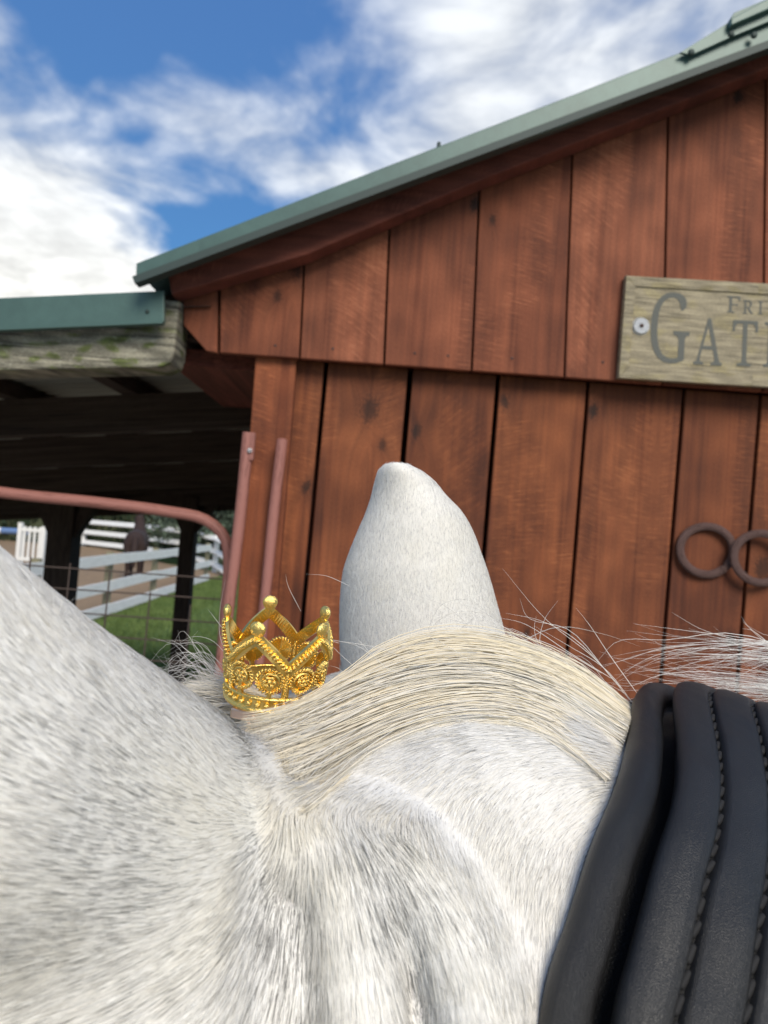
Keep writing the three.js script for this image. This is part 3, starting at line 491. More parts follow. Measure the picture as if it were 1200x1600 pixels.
// far ear: measured outline, cupped away from us
const EAR = [[727, 600, 636, 0.011], [731, 593, 650, 0.014], [739, 588, 664, 0.0158], [754, 584, 682, 0.0168], [772, 580, 697, 0.0175], [800, 571, 724, 0.02], [830, 558, 742, 0.0225], [870, 542, 758, 0.025], [900, 533, 769, 0.027], [950, 528, 784, 0.029], [1000, 527, 798, 0.03], [1050, 529, 808, 0.03], [1110, 537, 812, 0.032]];
const ED = 0.372, cub = (x, T) => { let i = 0; while (i < T.length - 2 && x > T[i + 1][0]) i++; const a = T[Math.max(0, i - 1)], b = T[i], c = T[i + 1], d = T[Math.min(T.length - 1, i + 2)], H = c[0] - b[0], k = clamp((x - b[0]) / H, 0, 1); return b.map((v, j) => { const m0 = (c[j] - a[j]) / (c[0] - a[0] || 1) * H, m1 = (d[j] - b[j]) / (d[0] - b[0] || 1) * H, k2 = k * k, k3 = k2 * k; return (2 * k3 - 3 * k2 + 1) * v + (k3 - 2 * k2 + k) * m0 + (3 * k2 - 2 * k3) * c[j] + (k3 - k2) * m1; }); };
const earF = (x, y, z) => {
  const py = 800 - y * F / ED, t = cub(py, EAR), c = ((t[1] + t[2]) / 2 - 600) / F * ED, w = (t[2] - t[1]) / 2 / F * ED, h = t[3];
  const dx = x - c, zc = -ED - 0.006 + 0.12 * (y + 0.03);
  const r = Math.hypot(dx / w, (z - zc + 0.2 * dx * dx / w) / h), q = (r - 1) * Math.min(w, h), over = (727 - py) * ED / F, under = (py - 1110) * ED / F;
  let m = Math.max(q, over, under);
  const hollow = (Math.hypot((dx + 0.004) / (w * 0.82), (z - zc + h * 0.95) / (h * 0.95)) - 1) * Math.min(w, h);   // the cup, open to the far side
  if (py < 960) m = smax(m, -hollow, 0.004);
  return m;
};
const saddle = cone([-0.045, -0.104, -0.222], [0.012, -0.1005, -0.222], 0.015, 0.015);   // between the ear's root and the poll
let folds = [];
const bodyF = (x, y, z) => {
  let m = headF(x, y, z);
  m = smin(m, Math.max(earN(x, y, z), -earNh(x, y, z)), 0.04);
  m = smin(m, saddle(x, y, z), 0.03);
  m = smin(m, temple(x, y, z), 0.03);
  if (z < -0.3 && x < 0.12 && x > -0.06) m = smin(m, earF(x, y, z), 0.012);
  for (const f of folds) m = f.k > 0 ? smin(m, f.f(x, y, z), f.k) : smax(m, -f.f(x, y, z), -f.k);
  return m;
};
const hit = (px, py, f = bodyF, t0 = 0.06) => { const c = C(px, py, 1); let t = t0; for (let i = 0; i < 200; i++) { const d = f(c.x * t, c.y * t, c.z * t); if (d < 0.00015) return t; t += Math.max(d * 0.5, 0.0002); if (t > 0.6) return null; } return t; };
const grad = (p, f = bodyF, e = 0.002) => V(f(p.x + e, p.y, p.z) - f(p.x - e, p.y, p.z), f(p.x, p.y + e, p.z) - f(p.x, p.y - e, p.z), f(p.x, p.y, p.z + e) - f(p.x, p.y, p.z - e)).normalize();
// skin folds below the ear base: two ridges with hollows between them
{
  const along = (list, r, proud) => list.map(([px, py, s = 1, up = 1]) => { const t = hit(px, py) ?? 0.25, p = C(px, py, t), n = grad(p); p.addScaledVector(n, -(r * s - proud * s * up)); return [p.x, p.y, p.z, r * s]; });
  const r1 = along([[432, 1266, 0.8, 0.0], [484, 1290, 1, 0.5], [518, 1335, 1, 0.95], [540, 1400], [556, 1500], [566, 1620], [570, 1720, 0.8]], 0.0095, 0.0108);
  const r2 = along([[500, 1275, 0.7, 0.0], [565, 1292, 1, 0.5], [622, 1326, 1, 0.95], [668, 1380], [708, 1450], [740, 1530], [758, 1620], [765, 1720, 0.8]], 0.0105, 0.0105);
  const h1 = along([[445, 1330, 0.7], [462, 1400], [470, 1500], [476, 1620], [480, 1720]], 0.0085, 0.0045);
  const h2 = along([[560, 1340, 0.7], [610, 1410], [640, 1500], [662, 1600], [672, 1720]], 0.009, 0.006);
  const out = (l, lift) => l.map(([x, y, z, r]) => { const n = grad(V(x, y, z)); return [x + n.x * lift, y + n.y * lift, z + n.z * lift, r]; });
  folds = [{ f: chain(out(h1, 0.0105)), k: -0.012 }, { f: chain(out(h2, 0.0105)), k: -0.012 }, { f: chain(r1), k: 0.009 }, { f: chain(r2), k: 0.01 }];
}
const horse = group('white_horse', 'white horse seen close up from behind its ear, wearing a black bridle', 'horse', [1.1, 0, -0.3]);
const skinMat = new THREE.MeshStandardMaterial({ color: lin(0.63, 0.61, 0.59), roughness: 0.8, bumpMap: grain, bumpScale: 0.0004 });
const fine = nets(bodyF, [-0.24, -0.2, -0.44], [0.28, 0.085, -0.075], 0.003);
{
  const whole = (x, y, z) => { let m = headF(x, y, z); for (const t of trunk) m = smin(m, t(x, y, z), 0.1); return m + 0.004; };
  const lo = [-0.55, -1.95, -0.8], hi = [2.85, 0.0, 0.2], coarse = nets(whole, lo, hi, 0.026);
  const g = mergeGeometries([fine.clone(), coarse]); const uv = new Float32Array(g.attributes.position.count * 2); for (let i = 0; i < uv.length / 2; i++) { uv[i * 2] = g.attributes.position.getX(i) * 20; uv[i * 2 + 1] = g.attributes.position.getY(i) * 20; }
  g.setAttribute('uv', new THREE.BufferAttribute(uv, 2)); g.applyMatrix4(M0); into(horse, 'body', g, skinMat);
  const eyeM = new THREE.MeshPhysicalMaterial({ color: lin(0.01, 0.007, 0.005), roughness: 0.1, clearcoat: 1 });
  for (const s of [-1, 1]) { const e = new THREE.SphereGeometry(0.02, 16, 12); e.translate(-0.17, -0.29, -0.29 + s * 0.088); e.applyMatrix4(M0); into(horse, 'eye', e, eyeM); }
}
// directions in which the coat lies, read at measured spots: [px, py, dx, dy]
const LIE = [[50, 950, -0.66, -0.75], [200, 1080, -0.7, -0.71], [120, 1050, -0.75, -0.66], [330, 1190, -0.74, -0.67], [250, 1180, -0.85, -0.52], [150, 1180, -0.88, -0.47], [40, 1150, -0.87, -0.5], [60, 1300, -0.97, -0.25], [200, 1300, -0.97, -0.22], [320, 1270, -0.95, -0.3], [390, 1262, -0.9, -0.4], [100, 1440, -1, -0.02], [250, 1400, -1, 0.03], [350, 1330, -0.94, 0.3], [395, 1310, -0.85, 0.5], [60, 1560, -0.92, 0.35], [200, 1560, -0.9, 0.42], [300, 1480, -0.86, 0.48], [380, 1400, -0.6, 0.8], [410, 1350, -0.6, 0.8], [330, 1580, -0.72, 0.68], [410, 1480, -0.35, 0.93], [430, 1580, -0.2, 0.98], [460, 1330, -0.25, 0.96], [470, 1450, -0.08, 1],
  [505, 1330, 0.2, 0.97], [530, 1400, 0.12, 0.98], [555, 1560, 0.08, 0.99], [570, 1320, 0.4, 0.9], [600, 1400, 0.33, 0.94], [620, 1520, 0.2, 0.97], [600, 1290, 0.7, 0.7], [660, 1350, 0.55, 0.83], [700, 1430, 0.42, 0.9], [745, 1530, 0.22, 0.97], [480, 1262, 0.5, 0.6], [680, 1290, 0.3, 0.95], [740, 1340, 0.3, 0.95], [770, 1420, 0.2, 0.97],
  [980, 1170, -0.93, -0.3], [900, 1140, -0.97, -0.2], [800, 1125, -1, 0.04], [700, 1140, -0.95, 0.3], [620, 1180, -0.88, 0.47], [540, 1220, -0.88, 0.47], [480, 1240, -0.9, 0.42], [930, 1200, -0.97, 0.1], [850, 1190, -0.93, 0.35], [760, 1200, -0.84, 0.54], [680, 1230, -0.76, 0.65], [610, 1255, -0.8, 0.6], [930, 1260, -0.75, 0.66], [860, 1260, -0.68, 0.73], [790, 1270, -0.5, 0.86], [730, 1280, -0.3, 0.95], [880, 1340, -0.3, 0.95], [820, 1370, -0.12, 0.99], [860, 1450, -0.05, 1], [800, 1530, 0.08, 0.99], [850, 1600, 0.05, 1], [1050, 1300, -0.3, 0.95], [1150, 1500, 0, 1]].map(([px, py, dx, dy]) => {
  const t = hit(px, py); if (!t) return null; const p = C(px, py, t), n = grad(p), d = V(dx, -dy, 0); const view = p.clone().normalize();
  // the tangent that looks like that direction from here
  d.addScaledVector(view, -d.dot(n) / (view.dot(n) || -1e-3)); if (Math.abs(view.dot(n)) < 0.25) d.set(dx, -dy, 0.35 * 0).addScaledVector(n, -V(dx, -dy, 0).dot(n)); return { p, d: d.normalize() };
}).filter(Boolean);
const lieAt = (p, n, out) => {
  out.set(0, 0, 0);
  if (p.z < -0.335 && p.y > -0.1) out.set(-0.02 - 0.35 * (p.x - 0.02) / 0.04 * 0.3, 1, 0.1);
  else for (const g of LIE) { const q = g.p.distanceToSquared(p) + 2e-5; out.addScaledVector(g.d, 1 / (q * q)); }
  out.addScaledVector(n, -out.dot(n)); const l = out.length(); return l > 1e-9 ? out.divideScalar(l) : out.set(-1, 0, 0);
};
// where the coat is flecked with dark hair, and where it is stained cream: [point, radius, strength]
const zone = (l) => l.map(([px, py, r, k]) => ({ p: C(px, py, hit(px, py) ?? 0.2), r: r * r, k }));
const GREY = zone([[430, 1330, 0.011, 0.75], [445, 1410, 0.011, 0.8], [462, 1500, 0.01, 0.7], [480, 1590, 0.009, 0.6], [400, 1480, 0.01, 0.4], [585, 1340, 0.009, 0.75], [615, 1410, 0.009, 0.85], [640, 1500, 0.008, 0.75], [655, 1580, 0.008, 0.5], [560, 1300, 0.007, 0.5], [230, 1330, 0.016, 0.32], [120, 1300, 0.014, 0.22], [180, 1420, 0.015, 0.28], [220, 1180, 0.013, 0.3], [80, 1180, 0.014, 0.3], [60, 1480, 0.018, 0.2], [150, 1580, 0.018, 0.25], [300, 1540, 0.015, 0.35], [720, 1400, 0.008, 0.25], [40, 1050, 0.012, 0.2]]);
const CREAM = zone([[500, 1310, 0.009, 0.6], [530, 1390, 0.008, 0.4], [620, 1320, 0.009, 0.6], [690, 1420, 0.008, 0.5], [735, 1500, 0.008, 0.5], [330, 1240, 0.014, 0.5], [400, 1260, 0.012, 0.6], [760, 1330, 0.014, 0.4], [860, 1350, 0.014, 0.35], [280, 1290, 0.012, 0.3], [470, 1230, 0.012, 0.4]]);
const inZone = (Z, p) => { let s = 0; for (const z of Z) s += z.k * Math.exp(-z.p.distanceToSquared(p) / z.r); return s; };
// line of the bridle over the poll, the left edge of its top strap
const edge = [[1061, 1092], [1054, 1140], [1044, 1215], [1025, 1300], [1002, 1390], [972, 1500], [942, 1600]].map(([px, py]) => { let q = py, t = hit(px, q, headF); while (!t) t = hit(px, q += 4, headF); const p = C(px, q, t); return p.addScaledVector(grad(p, headF), 0.007); });
// carried over the poll to the far side and down the cheek
const strapAt = (x, a) => { const t = tab(x, NECK), p = V(x, t[1] - t[2] + (t[2] + 0.007) * Math.sin(a), -0.29 + (t[3] + 0.007) * Math.cos(a)); return p; };
const pts = [strapAt(0.005, -0.9), strapAt(0.02, -0.35), strapAt(0.036, 0.15), ...edge.slice().reverse(), strapAt(0.136, 1.75), strapAt(0.135, 1.98), strapAt(0.125, 2.3), strapAt(0.1, 2.7), strapAt(0.07, 3.1), strapAt(0.05, 3.5)];
const strapCurve = new THREE.CatmullRomCurve3(pts, false, 'centripetal'), NS = 220, fr = [];
for (let i = 0; i <= NS; i++) { const p = strapCurve.getPointAt(i / NS), t = strapCurve.getTangentAt(i / NS), n = grad(p, headF, 0.006), s = t.clone().cross(n).normalize(); if (s.x < 0) s.negate(); fr.push({ p, t, s, n: s.clone().cross(t).multiplyScalar(s.clone().cross(t).dot(n) < 0 ? -1 : 1).normalize() }); }
for (let q = 0; q < 3; q++) { const old = fr.map((f) => ({ s: f.s.clone(), n: f.n.clone() })); fr.forEach((f, i) => { f.s.set(0, 0, 0); f.n.set(0, 0, 0); for (let k = -5; k <= 5; k++) { const o = old[clamp(i + k, 0, NS)]; f.s.add(o.s); f.n.add(o.n); } f.s.normalize(); f.n.addScaledVector(f.s, -f.n.dot(f.s)).normalize(); }); }
const US = 0.85;
const sweep = (prof0) => {
  const prof = prof0.map(([u, h]) => [u * US, h]);
  const pos = [], idx = [], uv = [], K = prof.length, L = strapCurve.getLength();
  fr.forEach((f, i) => prof.forEach(([u, h], k) => { const w = 0.00035 * n2(i * 0.12, k * 0.22) + 0.00012 * n2(i * 0.6, k * 0.5); pos.push(f.p.x + f.s.x * u + f.n.x * (h + w), f.p.y + f.s.y * u + f.n.y * (h + w), f.p.z + f.s.z * u + f.n.z * (h + w)); uv.push(i / NS * L * 30, k / K * 0.1 * 30); }));
  for (let i = 0; i < NS; i++) for (let k = 0; k < K; k++) { const a = i * K + k, b = i * K + (k + 1) % K; idx.push(a, a + K, b, b, a + K, b + K); }
  const g = new THREE.BufferGeometry(); g.setAttribute('position', new THREE.Float32BufferAttribute(pos, 3)); g.setAttribute('uv', new THREE.Float32BufferAttribute(uv, 2)); g.setIndex(idx); g.computeVertexNormals(); g.applyMatrix4(M0); return g;
};
const underStrap = fr.filter((f, i) => i % 2 === 0).map((f) => f.p.clone().addScaledVector(f.s, 0.012));
{ // the coat: short hairs over the head, denser where they lie close to the view
  const gp = fine.attributes.position, gn = fine.attributes.normal, ix = fine.index.array, T = ix.length / 3, cum = new Float32Array(T);
  const a = V(), b = V(), c = V(), p = V(), n = V(), d = V(), side = V(), m = new THREE.Matrix4(), up = V();
  let total = 0; const weight = new Float32Array(T);
  for (let i = 0; i < T; i++) {
    a.fromBufferAttribute(gp, ix[i * 3]); b.fromBufferAttribute(gp, ix[i * 3 + 1]); c.fromBufferAttribute(gp, ix[i * 3 + 2]); n.fromBufferAttribute(gn, ix[i * 3]);
    const area = b.clone().sub(a).cross(c.clone().sub(a)).length() / 2; p.copy(a).add(b).add(c).divideScalar(3);
    const u = p.x / -p.z, v = p.y / -p.z, seen = Math.abs(u) < 0.68 && Math.abs(v) < 0.85 && n.dot(p) < 0.25 * p.length();
    const close = clamp(0.2 / -p.z, 0.6, 1.5);
    weight[i] = area * (seen ? 1 : 0.22) * (p.z < -0.335 ? 1.9 : 1) * close; total += weight[i]; cum[i] = total;
  }
  const N = 860000, blade = new THREE.BufferGeometry();
  const prof = [[0, 0.9, -0.02], [0.3, 1, 0.035], [0.65, 0.75, 0.055], [1, 0.06, 0.045]], bp = [], bi = [];
  prof.forEach(([t, w, z], i) => { bp.push(-w / 2, t, z, w / 2, t, z); if (i) { const q = i * 2 - 2; bi.push(q, q + 1, q + 2, q + 1, q + 3, q + 2); } });
  blade.setAttribute('position', new THREE.Float32BufferAttribute(bp, 3)); blade.setIndex(bi); blade.computeVertexNormals();
  const im = new THREE.InstancedMesh(blade, new THREE.MeshStandardMaterial({ color: lin(1, 1, 1), roughness: 0.6 }), N), col = new THREE.Color();
  const rp = horse.position;
  for (let k = 0; k < N; k++) {
    const x = R() * total; let lo = 0, hi = T - 1; while (lo < hi) { const q = (lo + hi) >> 1; cum[q] < x ? lo = q + 1 : hi = q; }
    let u = R(), v = R(); if (u + v > 1) { u = 1 - u; v = 1 - v; }
    a.fromBufferAttribute(gp, ix[lo * 3]); b.fromBufferAttribute(gp, ix[lo * 3 + 1]); c.fromBufferAttribute(gp, ix[lo * 3 + 2]);
    p.copy(a).addScaledVector(b.sub(a), u).addScaledVector(c.sub(a), v);
    n.fromBufferAttribute(gn, ix[lo * 3]).lerp(up.fromBufferAttribute(gn, ix[lo * 3 + 1]), u).lerp(up.fromBufferAttribute(gn, ix[lo * 3 + 2]), v).normalize();
    const far = p.z < -0.335 && p.y > -0.09, ear = !far && earN(p.x, p.y, p.z) < 0.004;
    if (underStrap.some((q) => q.distanceToSquared(p) < 0.00046)) { m.makeScale(0, 0, 0); m.setPosition(0, -1, 0); im.setMatrixAt(k, m); im.setColorAt(k, col.setRGB(0.8, 0.8, 0.8)); continue; }
    lieAt(p, n, d);
    // locks: neighbours lean together
    side.crossVectors(d, n).normalize();
    const s = p.dot(side), lk = n3(p.x * 210, p.y * 210, p.z * 210), lk2 = n3(p.x * 520 + 9, p.y * 520, p.z * 520);
    const lock = far ? 0.03 : ear ? 0.05 : 0.06 + 0.1 * Math.min(1, inZone(GREY, p)), sway = lock * lk + 0.045 * lk2 + rr(-0.06, 0.06);
    d.addScaledVector(side, sway).normalize();
    const lift = (far ? 0.0 : 0.015) + (far ? 0.02 : 0.035) * R() + 0.03 * Math.max(0, lk);
    d.addScaledVector(n, lift).normalize(); side.crossVectors(d, n).normalize(); up.crossVectors(side, d);
    const roll = rr(-0.3, 0.3), cs = Math.cos(roll), sn = Math.sin(roll), sx = side.clone().multiplyScalar(cs).addScaledVector(up, sn), sz = up.clone().multiplyScalar(cs).addScaledVector(side, -sn);
    const len = (far ? rr(0.0018, 0.0034) : ear ? rr(0.004, 0.0085) : rr(0.006, 0.0115)), w = (far ? 0.00015 : 0.00017) * rr(0.6, 1.3);
    m.makeBasis(sx.multiplyScalar(w), d.multiplyScalar(len), sz.multiplyScalar(len)); m.setPosition(p);
    m.premultiply(M0); m.elements[12] -= rp.x; m.elements[13] -= rp.y; m.elements[14] -= rp.z; im.setMatrixAt(k, m);
    // white coat flecked with grey, cream where it is stained
    const fl = n3(p.x * 90, p.y * 90, p.z * 90) * 0.6 + n3(p.x * 300, p.y * 300, p.z * 300) * 0.4, st = n3(p.x * 34 + 5, p.y * 34, p.z * 34);
    let L = (far ? 0.91 : 0.88) + rr(-0.03, 0.03), gz = far ? 0 : inZone(GREY, p), cz = far ? 0 : inZone(CREAM, p), g = R() < (far ? 0 : (0.03 + 0.05 * sstep(0.1, 0.7, fl)) * (1 - 0.6 * Math.min(cz, 1)) + gz * (0.42 + 0.14 * fl)) ? rr(0.28, 0.68) * (1 - 0.35 * Math.min(1, gz)) : 1;
    const cream = clamp((far ? 0.2 : 0.22) + (far ? 0.1 : 0.12) * sstep(0.1, 0.7, st) + 0.28 * cz - 0.2 * gz + rr(-0.1, 0.1) * (far ? 0.3 : 1), 0, 1);
    L *= g; col.setRGB(L, L * lerp(0.982, 0.935, cream), L * lerp(0.94, 0.77, cream)); im.setColorAt(k, col);
  }
  im.name = 'coat_hair'; im.userData.kind = 'stuff'; horse.add(im);
}
// long hairs as thin three-sided strands, many in one mesh
class Hair {
  constructor() { this.p = []; this.c = []; this.i = []; }
  add(pts, r, color, seg = 14, taper = 0.5) {
    const cv = new THREE.CatmullRomCurve3(pts), base = this.p.length / 3, q = V(), t = V(), a = V(), b = V();
    for (let k = 0; k <= seg; k++) {
      const u = k / seg; cv.getPoint(u, q); cv.getTangent(u, t); a.set(0.3, 0.8, 0.5).cross(t).normalize(); b.crossVectors(t, a);
      const w = r * (u < 0.1 ? 0.7 + 3 * u : 1) * (u > taper ? 1 - 0.85 * (u - taper) / (1 - taper) : 1);
      for (let j = 0; j < 3; j++) { const an = j * 2.094; this.p.push(q.x + w * (a.x * Math.cos(an) + b.x * Math.sin(an)), q.y + w * (a.y * Math.cos(an) + b.y * Math.sin(an)), q.z + w * (a.z * Math.cos(an) + b.z * Math.sin(an))); this.c.push(color[0], color[1], color[2]); }
      if (k) for (let j = 0; j < 3; j++) { const s = base + (k - 1) * 3 + j, s2 = base + (k - 1) * 3 + (j + 1) % 3; this.i.push(s, s2, s + 3, s2, s2 + 3, s + 3); }
    }
  }
  build(name, rough = 0.5) {
    const g = new THREE.BufferGeometry(); g.setAttribute('position', new THREE.Float32BufferAttribute(this.p, 3)); g.setAttribute('color', new THREE.Float32BufferAttribute(this.c, 3)); g.setIndex(this.i); g.computeVertexNormals(); g.applyMatrix4(M0);
    const m = into(horse, name, g, new THREE.MeshStandardMaterial({ vertexColors: true, roughness: rough })); m.userData.kind = 'stuff'; return m;
  }
}
const hue = (L, warm) => [L, L * lerp(0.985, 0.87, warm), L * lerp(0.955, 0.61, warm)];
{ // forelock: combed from behind the bridle over the poll and gathered under the crown
  const onHead = (x, y) => { const a = hit(x, y), b = hit(x, y, headF); return a && b ? lerp(a, b - 0.012, sstep(0.022, 0.05, b - a)) : a; };
  const G = [
    [[996, 1112, 0.316], [905, 1044, 0.316], [795, 1006, 0.312], [690, 1003, 0.306], [600, 1034, 0.302], [525, 1086, 0.296], [455, 1120, 0.29], [395, 1136, 0.288]],
    [[988, 1128, 0.302], [885, 1062, 0.299], [775, 1034, 0.294], [665, 1038, 0.288], [575, 1078, 0.284], [505, 1116, 0.277], [442, 1136, 0.274], [385, 1150, 0.274]],
    [[978, 1150, 0.288], [865, 1086, 0.279], [752, 1066, 0.273], [642, 1082, 0.267], [553, 1118, 0.264], [482, 1144, 0.261], [420, 1162, 0.26], [370, 1172, 0.262]],
    [[962, 1186, 0.271], [852, 1114, 0.263], [742, 1098, 0.256], [632, 1124, 0.251], [548, 1168, 0.249], [482, 1204, 0.248], [435, 1226, 0.247], [400, 1240, 0.247]]].map((l, j) => new THREE.CatmullRomCurve3(l.map((p) => { const t = onHead(p[0], p[1]); return C(p[0], p[1], t ? Math.min(p[2], t - [0, 0.004, 0.0045, 0.0015][j]) : p[2]); })));
  const h = new Hair(), at = (v, t, out) => { const s = clamp(v, 0, 1.25) * 3, i = Math.min(2, Math.floor(s)); return G[i].getPoint(t).lerp(G[i + 1].getPoint(t), s - i); };
  const locks = []; for (let i = 0; i < 95; i++) locks.push([R(), rr(-0.09, 0.09), rr(0.7, 1.12), R(), rr(0, 0.004)]);
  for (let k = 0; k < 9500; k++) {
    const lk = locks[k % locks.length], stray = R() < 0.1, v0 = stray ? rr(0.85, 1.22) : clamp(lk[0] + rr(-0.07, 0.07), 0, 1.02), t0 = rr(-0.06, 0.3) * (R() < 0.75 ? 0.2 : 1), t1 = t0 + rr(0.75, 1.1), pts = [], ph = R() * 9, depth = R(), loose = R() < 0.13 ? rr(-0.38, 0.38) : rr(-0.05, 0.05), fly = R() < 0.05 ? rr(0.002, 0.01) : Math.abs(loose) > 0.06 ? rr(0, 0.0025) : 0;
    for (let s = 0; s <= 7; s++) {
      const t = clamp(t0 + (Math.min(t1, 1) - t0) * s / 7, 0, 1), u = s / 7, v = lerp(v0, stray ? v0 - 0.1 : lk[0], 0.5 * u) + lk[1] * Math.sin(u * 3) + 0.03 * Math.sin(u * 5 + ph) + loose * (u - 0.3), q = at(v, t);
      const bulge = (1 - Math.pow(2 * v - 1, 2)) * 0.004;
      const tail = 1 - 0.85 * sstep(0.55, 0.9, t); const low = 1 - sstep(0.55, 1.0, v) * 0.85; q.y += ((depth - 0.3) * 0.005 + bulge * 0.6 + lk[4] * Math.sin(u * 3.1)) * tail * low - (v < 0.2 ? 0.003 : 0.001) + fly * u; q.z += (depth - 0.3) * 0.003 * low + fly * 0.5 * u; q.x += rr(-0.0008, 0.0008); pts.push(q);
    }
    const warm = clamp(0.5 + 0.35 * lk[3] + (v0 < 0.6 ? 0.15 : -0.1) + rr(-0.2, 0.2), 0, 1); let L = rr(0.7, 0.9); if (R() < 0.03) L *= 0.65;
    h.add(pts, rr(0.00012, 0.00025), hue(L, warm), 15, 0.6);
  }
  // tuft beyond the crown and the short ends under it
  for (let k = 0; k < 2400; k++) {
    const a = R(), x0 = rr(380, 450), y0 = rr(1090, 1135), x1 = rr(235, 320), top = lerp(1085, 1048, (x1 - 235) / 85), y1 = top + a * 75 + rr(-8, 8), d0 = rr(0.276, 0.3), d1 = d0 + rr(-0.004, 0.016), bow = rr(-14, 10);
    h.add([C(x0, y0, d0), C(lerp(x0, x1, 0.35), lerp(y0, y1, 0.45) + bow, lerp(d0, d1, 0.4)), C(lerp(x0, x1, 0.7), lerp(y0, y1, 0.8) + bow * 0.7, d1), C(x1, y1 + rr(-6, 14), d1)], rr(0.0001, 0.0002), hue(R() < 0.1 ? 0.4 : rr(0.6, 0.88), rr(0.15, 0.75)), 9, 0.45);
  }
  for (let k = 0; k < 3400; k++) {                       // ends hanging under the crown towards the ear
    const a = R(), x0 = lerp(440, 600, a) + rr(-20, 20), y0 = lerp(1105, 1100, a) + rr(-8, 40), x1 = lerp(355, 470, R()), y1 = lerp(1165, 1245, clamp((x1 - 355) / 85 + rr(-0.5, 0.2), 0, 1)), on = (x, y, o) => { const t = onHead(x, y); return C(x, y, Math.min(0.272, (t ?? 0.272)) - o); }, o = rr(0.0015, 0.007);
    h.add([on(x0, y0, o * 0.6), on(lerp(x0, x1, 0.35) - 6, lerp(y0, y1, 0.3), o + 0.002), on(lerp(x0, x1, 0.7) - 6, lerp(y0, y1, 0.68), o), on(x1, y1, o * 0.5)], rr(0.0001, 0.0002), hue(R() < 0.08 ? 0.4 : rr(0.62, 0.86), rr(0.25, 0.8)), 9, 0.5);
  }
  h.build('forelock', 0.6);
}
{ // single hairs that stand away, and the tip of the mane blown over the bridle
  const h = new Hair(), S = (d, r, L, ...p) => h.add(p.map(([x, y, dd = 0]) => C(x, y, d + dd)), r, hue(L, 0.15), 14, 0.3);
  const one = 0.00015;
  S(0.315, one, 0.8, [985, 1095], [930, 1030], [850, 965], [785, 888]); S(0.315, one, 0.8, [975, 1080], [900, 1000], [845, 970], [790, 958]); S(0.318, one, 0.7, [960, 1065], [890, 985], [825, 965], [812, 935]);
  S(0.315, one, 0.8, [880, 1040], [845, 1010], [850, 970], [872, 938]); S(0.316, one, 0.75, [900, 1045], [850, 1020], [835, 985], [838, 962]);
  S(0.32, one, 0.75, [800, 1010], [870, 980], [940, 990], [1000, 1010]); S(0.312, one, 0.8, [955, 1060], [890, 1020], [820, 975], [780, 965]); S(0.312, one, 0.8, [940, 1052], [870, 1012], [800, 985], [765, 968]);
  S(0.312, one, 0.8, [990, 1100], [945, 1045], [890, 1010], [835, 978]); S(0.31, one, 0.7, [985, 1098], [930, 1060], [870, 1030], [830, 990]); S(0.31, one, 0.85, [1000, 1090], [950, 1020], [920, 975], [900, 950]);
  for (let k = 0; k < 46; k++) { const x = rr(800, 985), y = lerp(1000, 1098, (x - 800) / 185); S(0.314, one * rr(0.7, 1.1), rr(0.5, 0.85), [Math.min(x + 40, 996), y + 34], [x, y - rr(0, 8)], [x - rr(40, 90), y - rr(22, 60)], [x - rr(100, 150), y - rr(15, 80)]); }
  // fine loops over the far ear
  for (const p of [[[660, 1010], [690, 945], [740, 940], [790, 1000]], [[650, 1010], [700, 960], [760, 960], [800, 985]], [[700, 1000], [740, 965], [730, 975], [660, 940], [620, 930]], [[760, 1005], [700, 950], [650, 930], [600, 915]]]) S(0.33, 0.00007, 0.42, ...p);
  // around the crown
  for (const p of [[[545, 915], [510, 900], [478, 897]], [[530, 1005], [510, 1000], [480, 1002]], [[470, 955], [450, 915], [446, 897]], [[600, 1040], [560, 1010], [520, 1000]], [[575, 1060], [540, 1030], [510, 1005], [500, 1010]], [[555, 1075], [530, 1045], [515, 1040]], [[560, 1070], [520, 1060], [500, 1062]], [[350, 985], [335, 965], [325, 952]], [[360, 1030], [330, 1000], [300, 995], [275, 1008]], [[355, 1045], [320, 1020], [285, 1028], [268, 1045]], [[350, 1050], [320, 1035], [300, 1000], [310, 985]], [[365, 1040], [345, 1000], [343, 960], [352, 905]], [[350, 1060], [300, 1040], [260, 1045], [235, 1060]], [[355, 1070], [310, 1050], [280, 1055], [225, 1090]], [[340, 1080], [290, 1060], [240, 1050], [205, 1020]], [[330, 1085], [270, 1075], [230, 1060], [200, 1012]], [[360, 1065], [330, 1040], [285, 1010], [278, 985]]]) S(0.285, 0.00008, 0.75, ...p);
  for (let k = 0; k < 60; k++) { const y = rr(1040, 1110), x = rr(330, 370); S(rr(0.28, 0.3), 0.00008, rr(0.5, 0.85), [x, y + 10], [x - rr(20, 45), y - rr(5, 40)], [x - rr(40, 85), y - rr(0, 60)], [x - rr(60, 120), y + rr(-50, 20)]); }
  // long hairs lying across the forelock below the crown
  for (const p of [[[290, 1134], [380, 1128], [450, 1118], [520, 1108]], [[500, 1080], [540, 1062], [620, 1075], [700, 1105]], [[370, 1165], [430, 1110], [490, 1075], [560, 1050]], [[545, 1190], [575, 1210], [610, 1216], [640, 1222]], [[380, 1215], [420, 1180], [470, 1160], [500, 1130]], [[372, 1210], [410, 1190], [440, 1175], [480, 1160]], [[400, 1222], [430, 1180], [480, 1150], [540, 1130]], [[640, 980], [700, 1010], [760, 1050], [830, 1090]], [[520, 1000], [600, 1015], [650, 1040], [700, 1075]], [[560, 1000], [600, 1040], [640, 1060], [690, 1085]]]) S(0.244, 0.00009, 0.85, ...p);
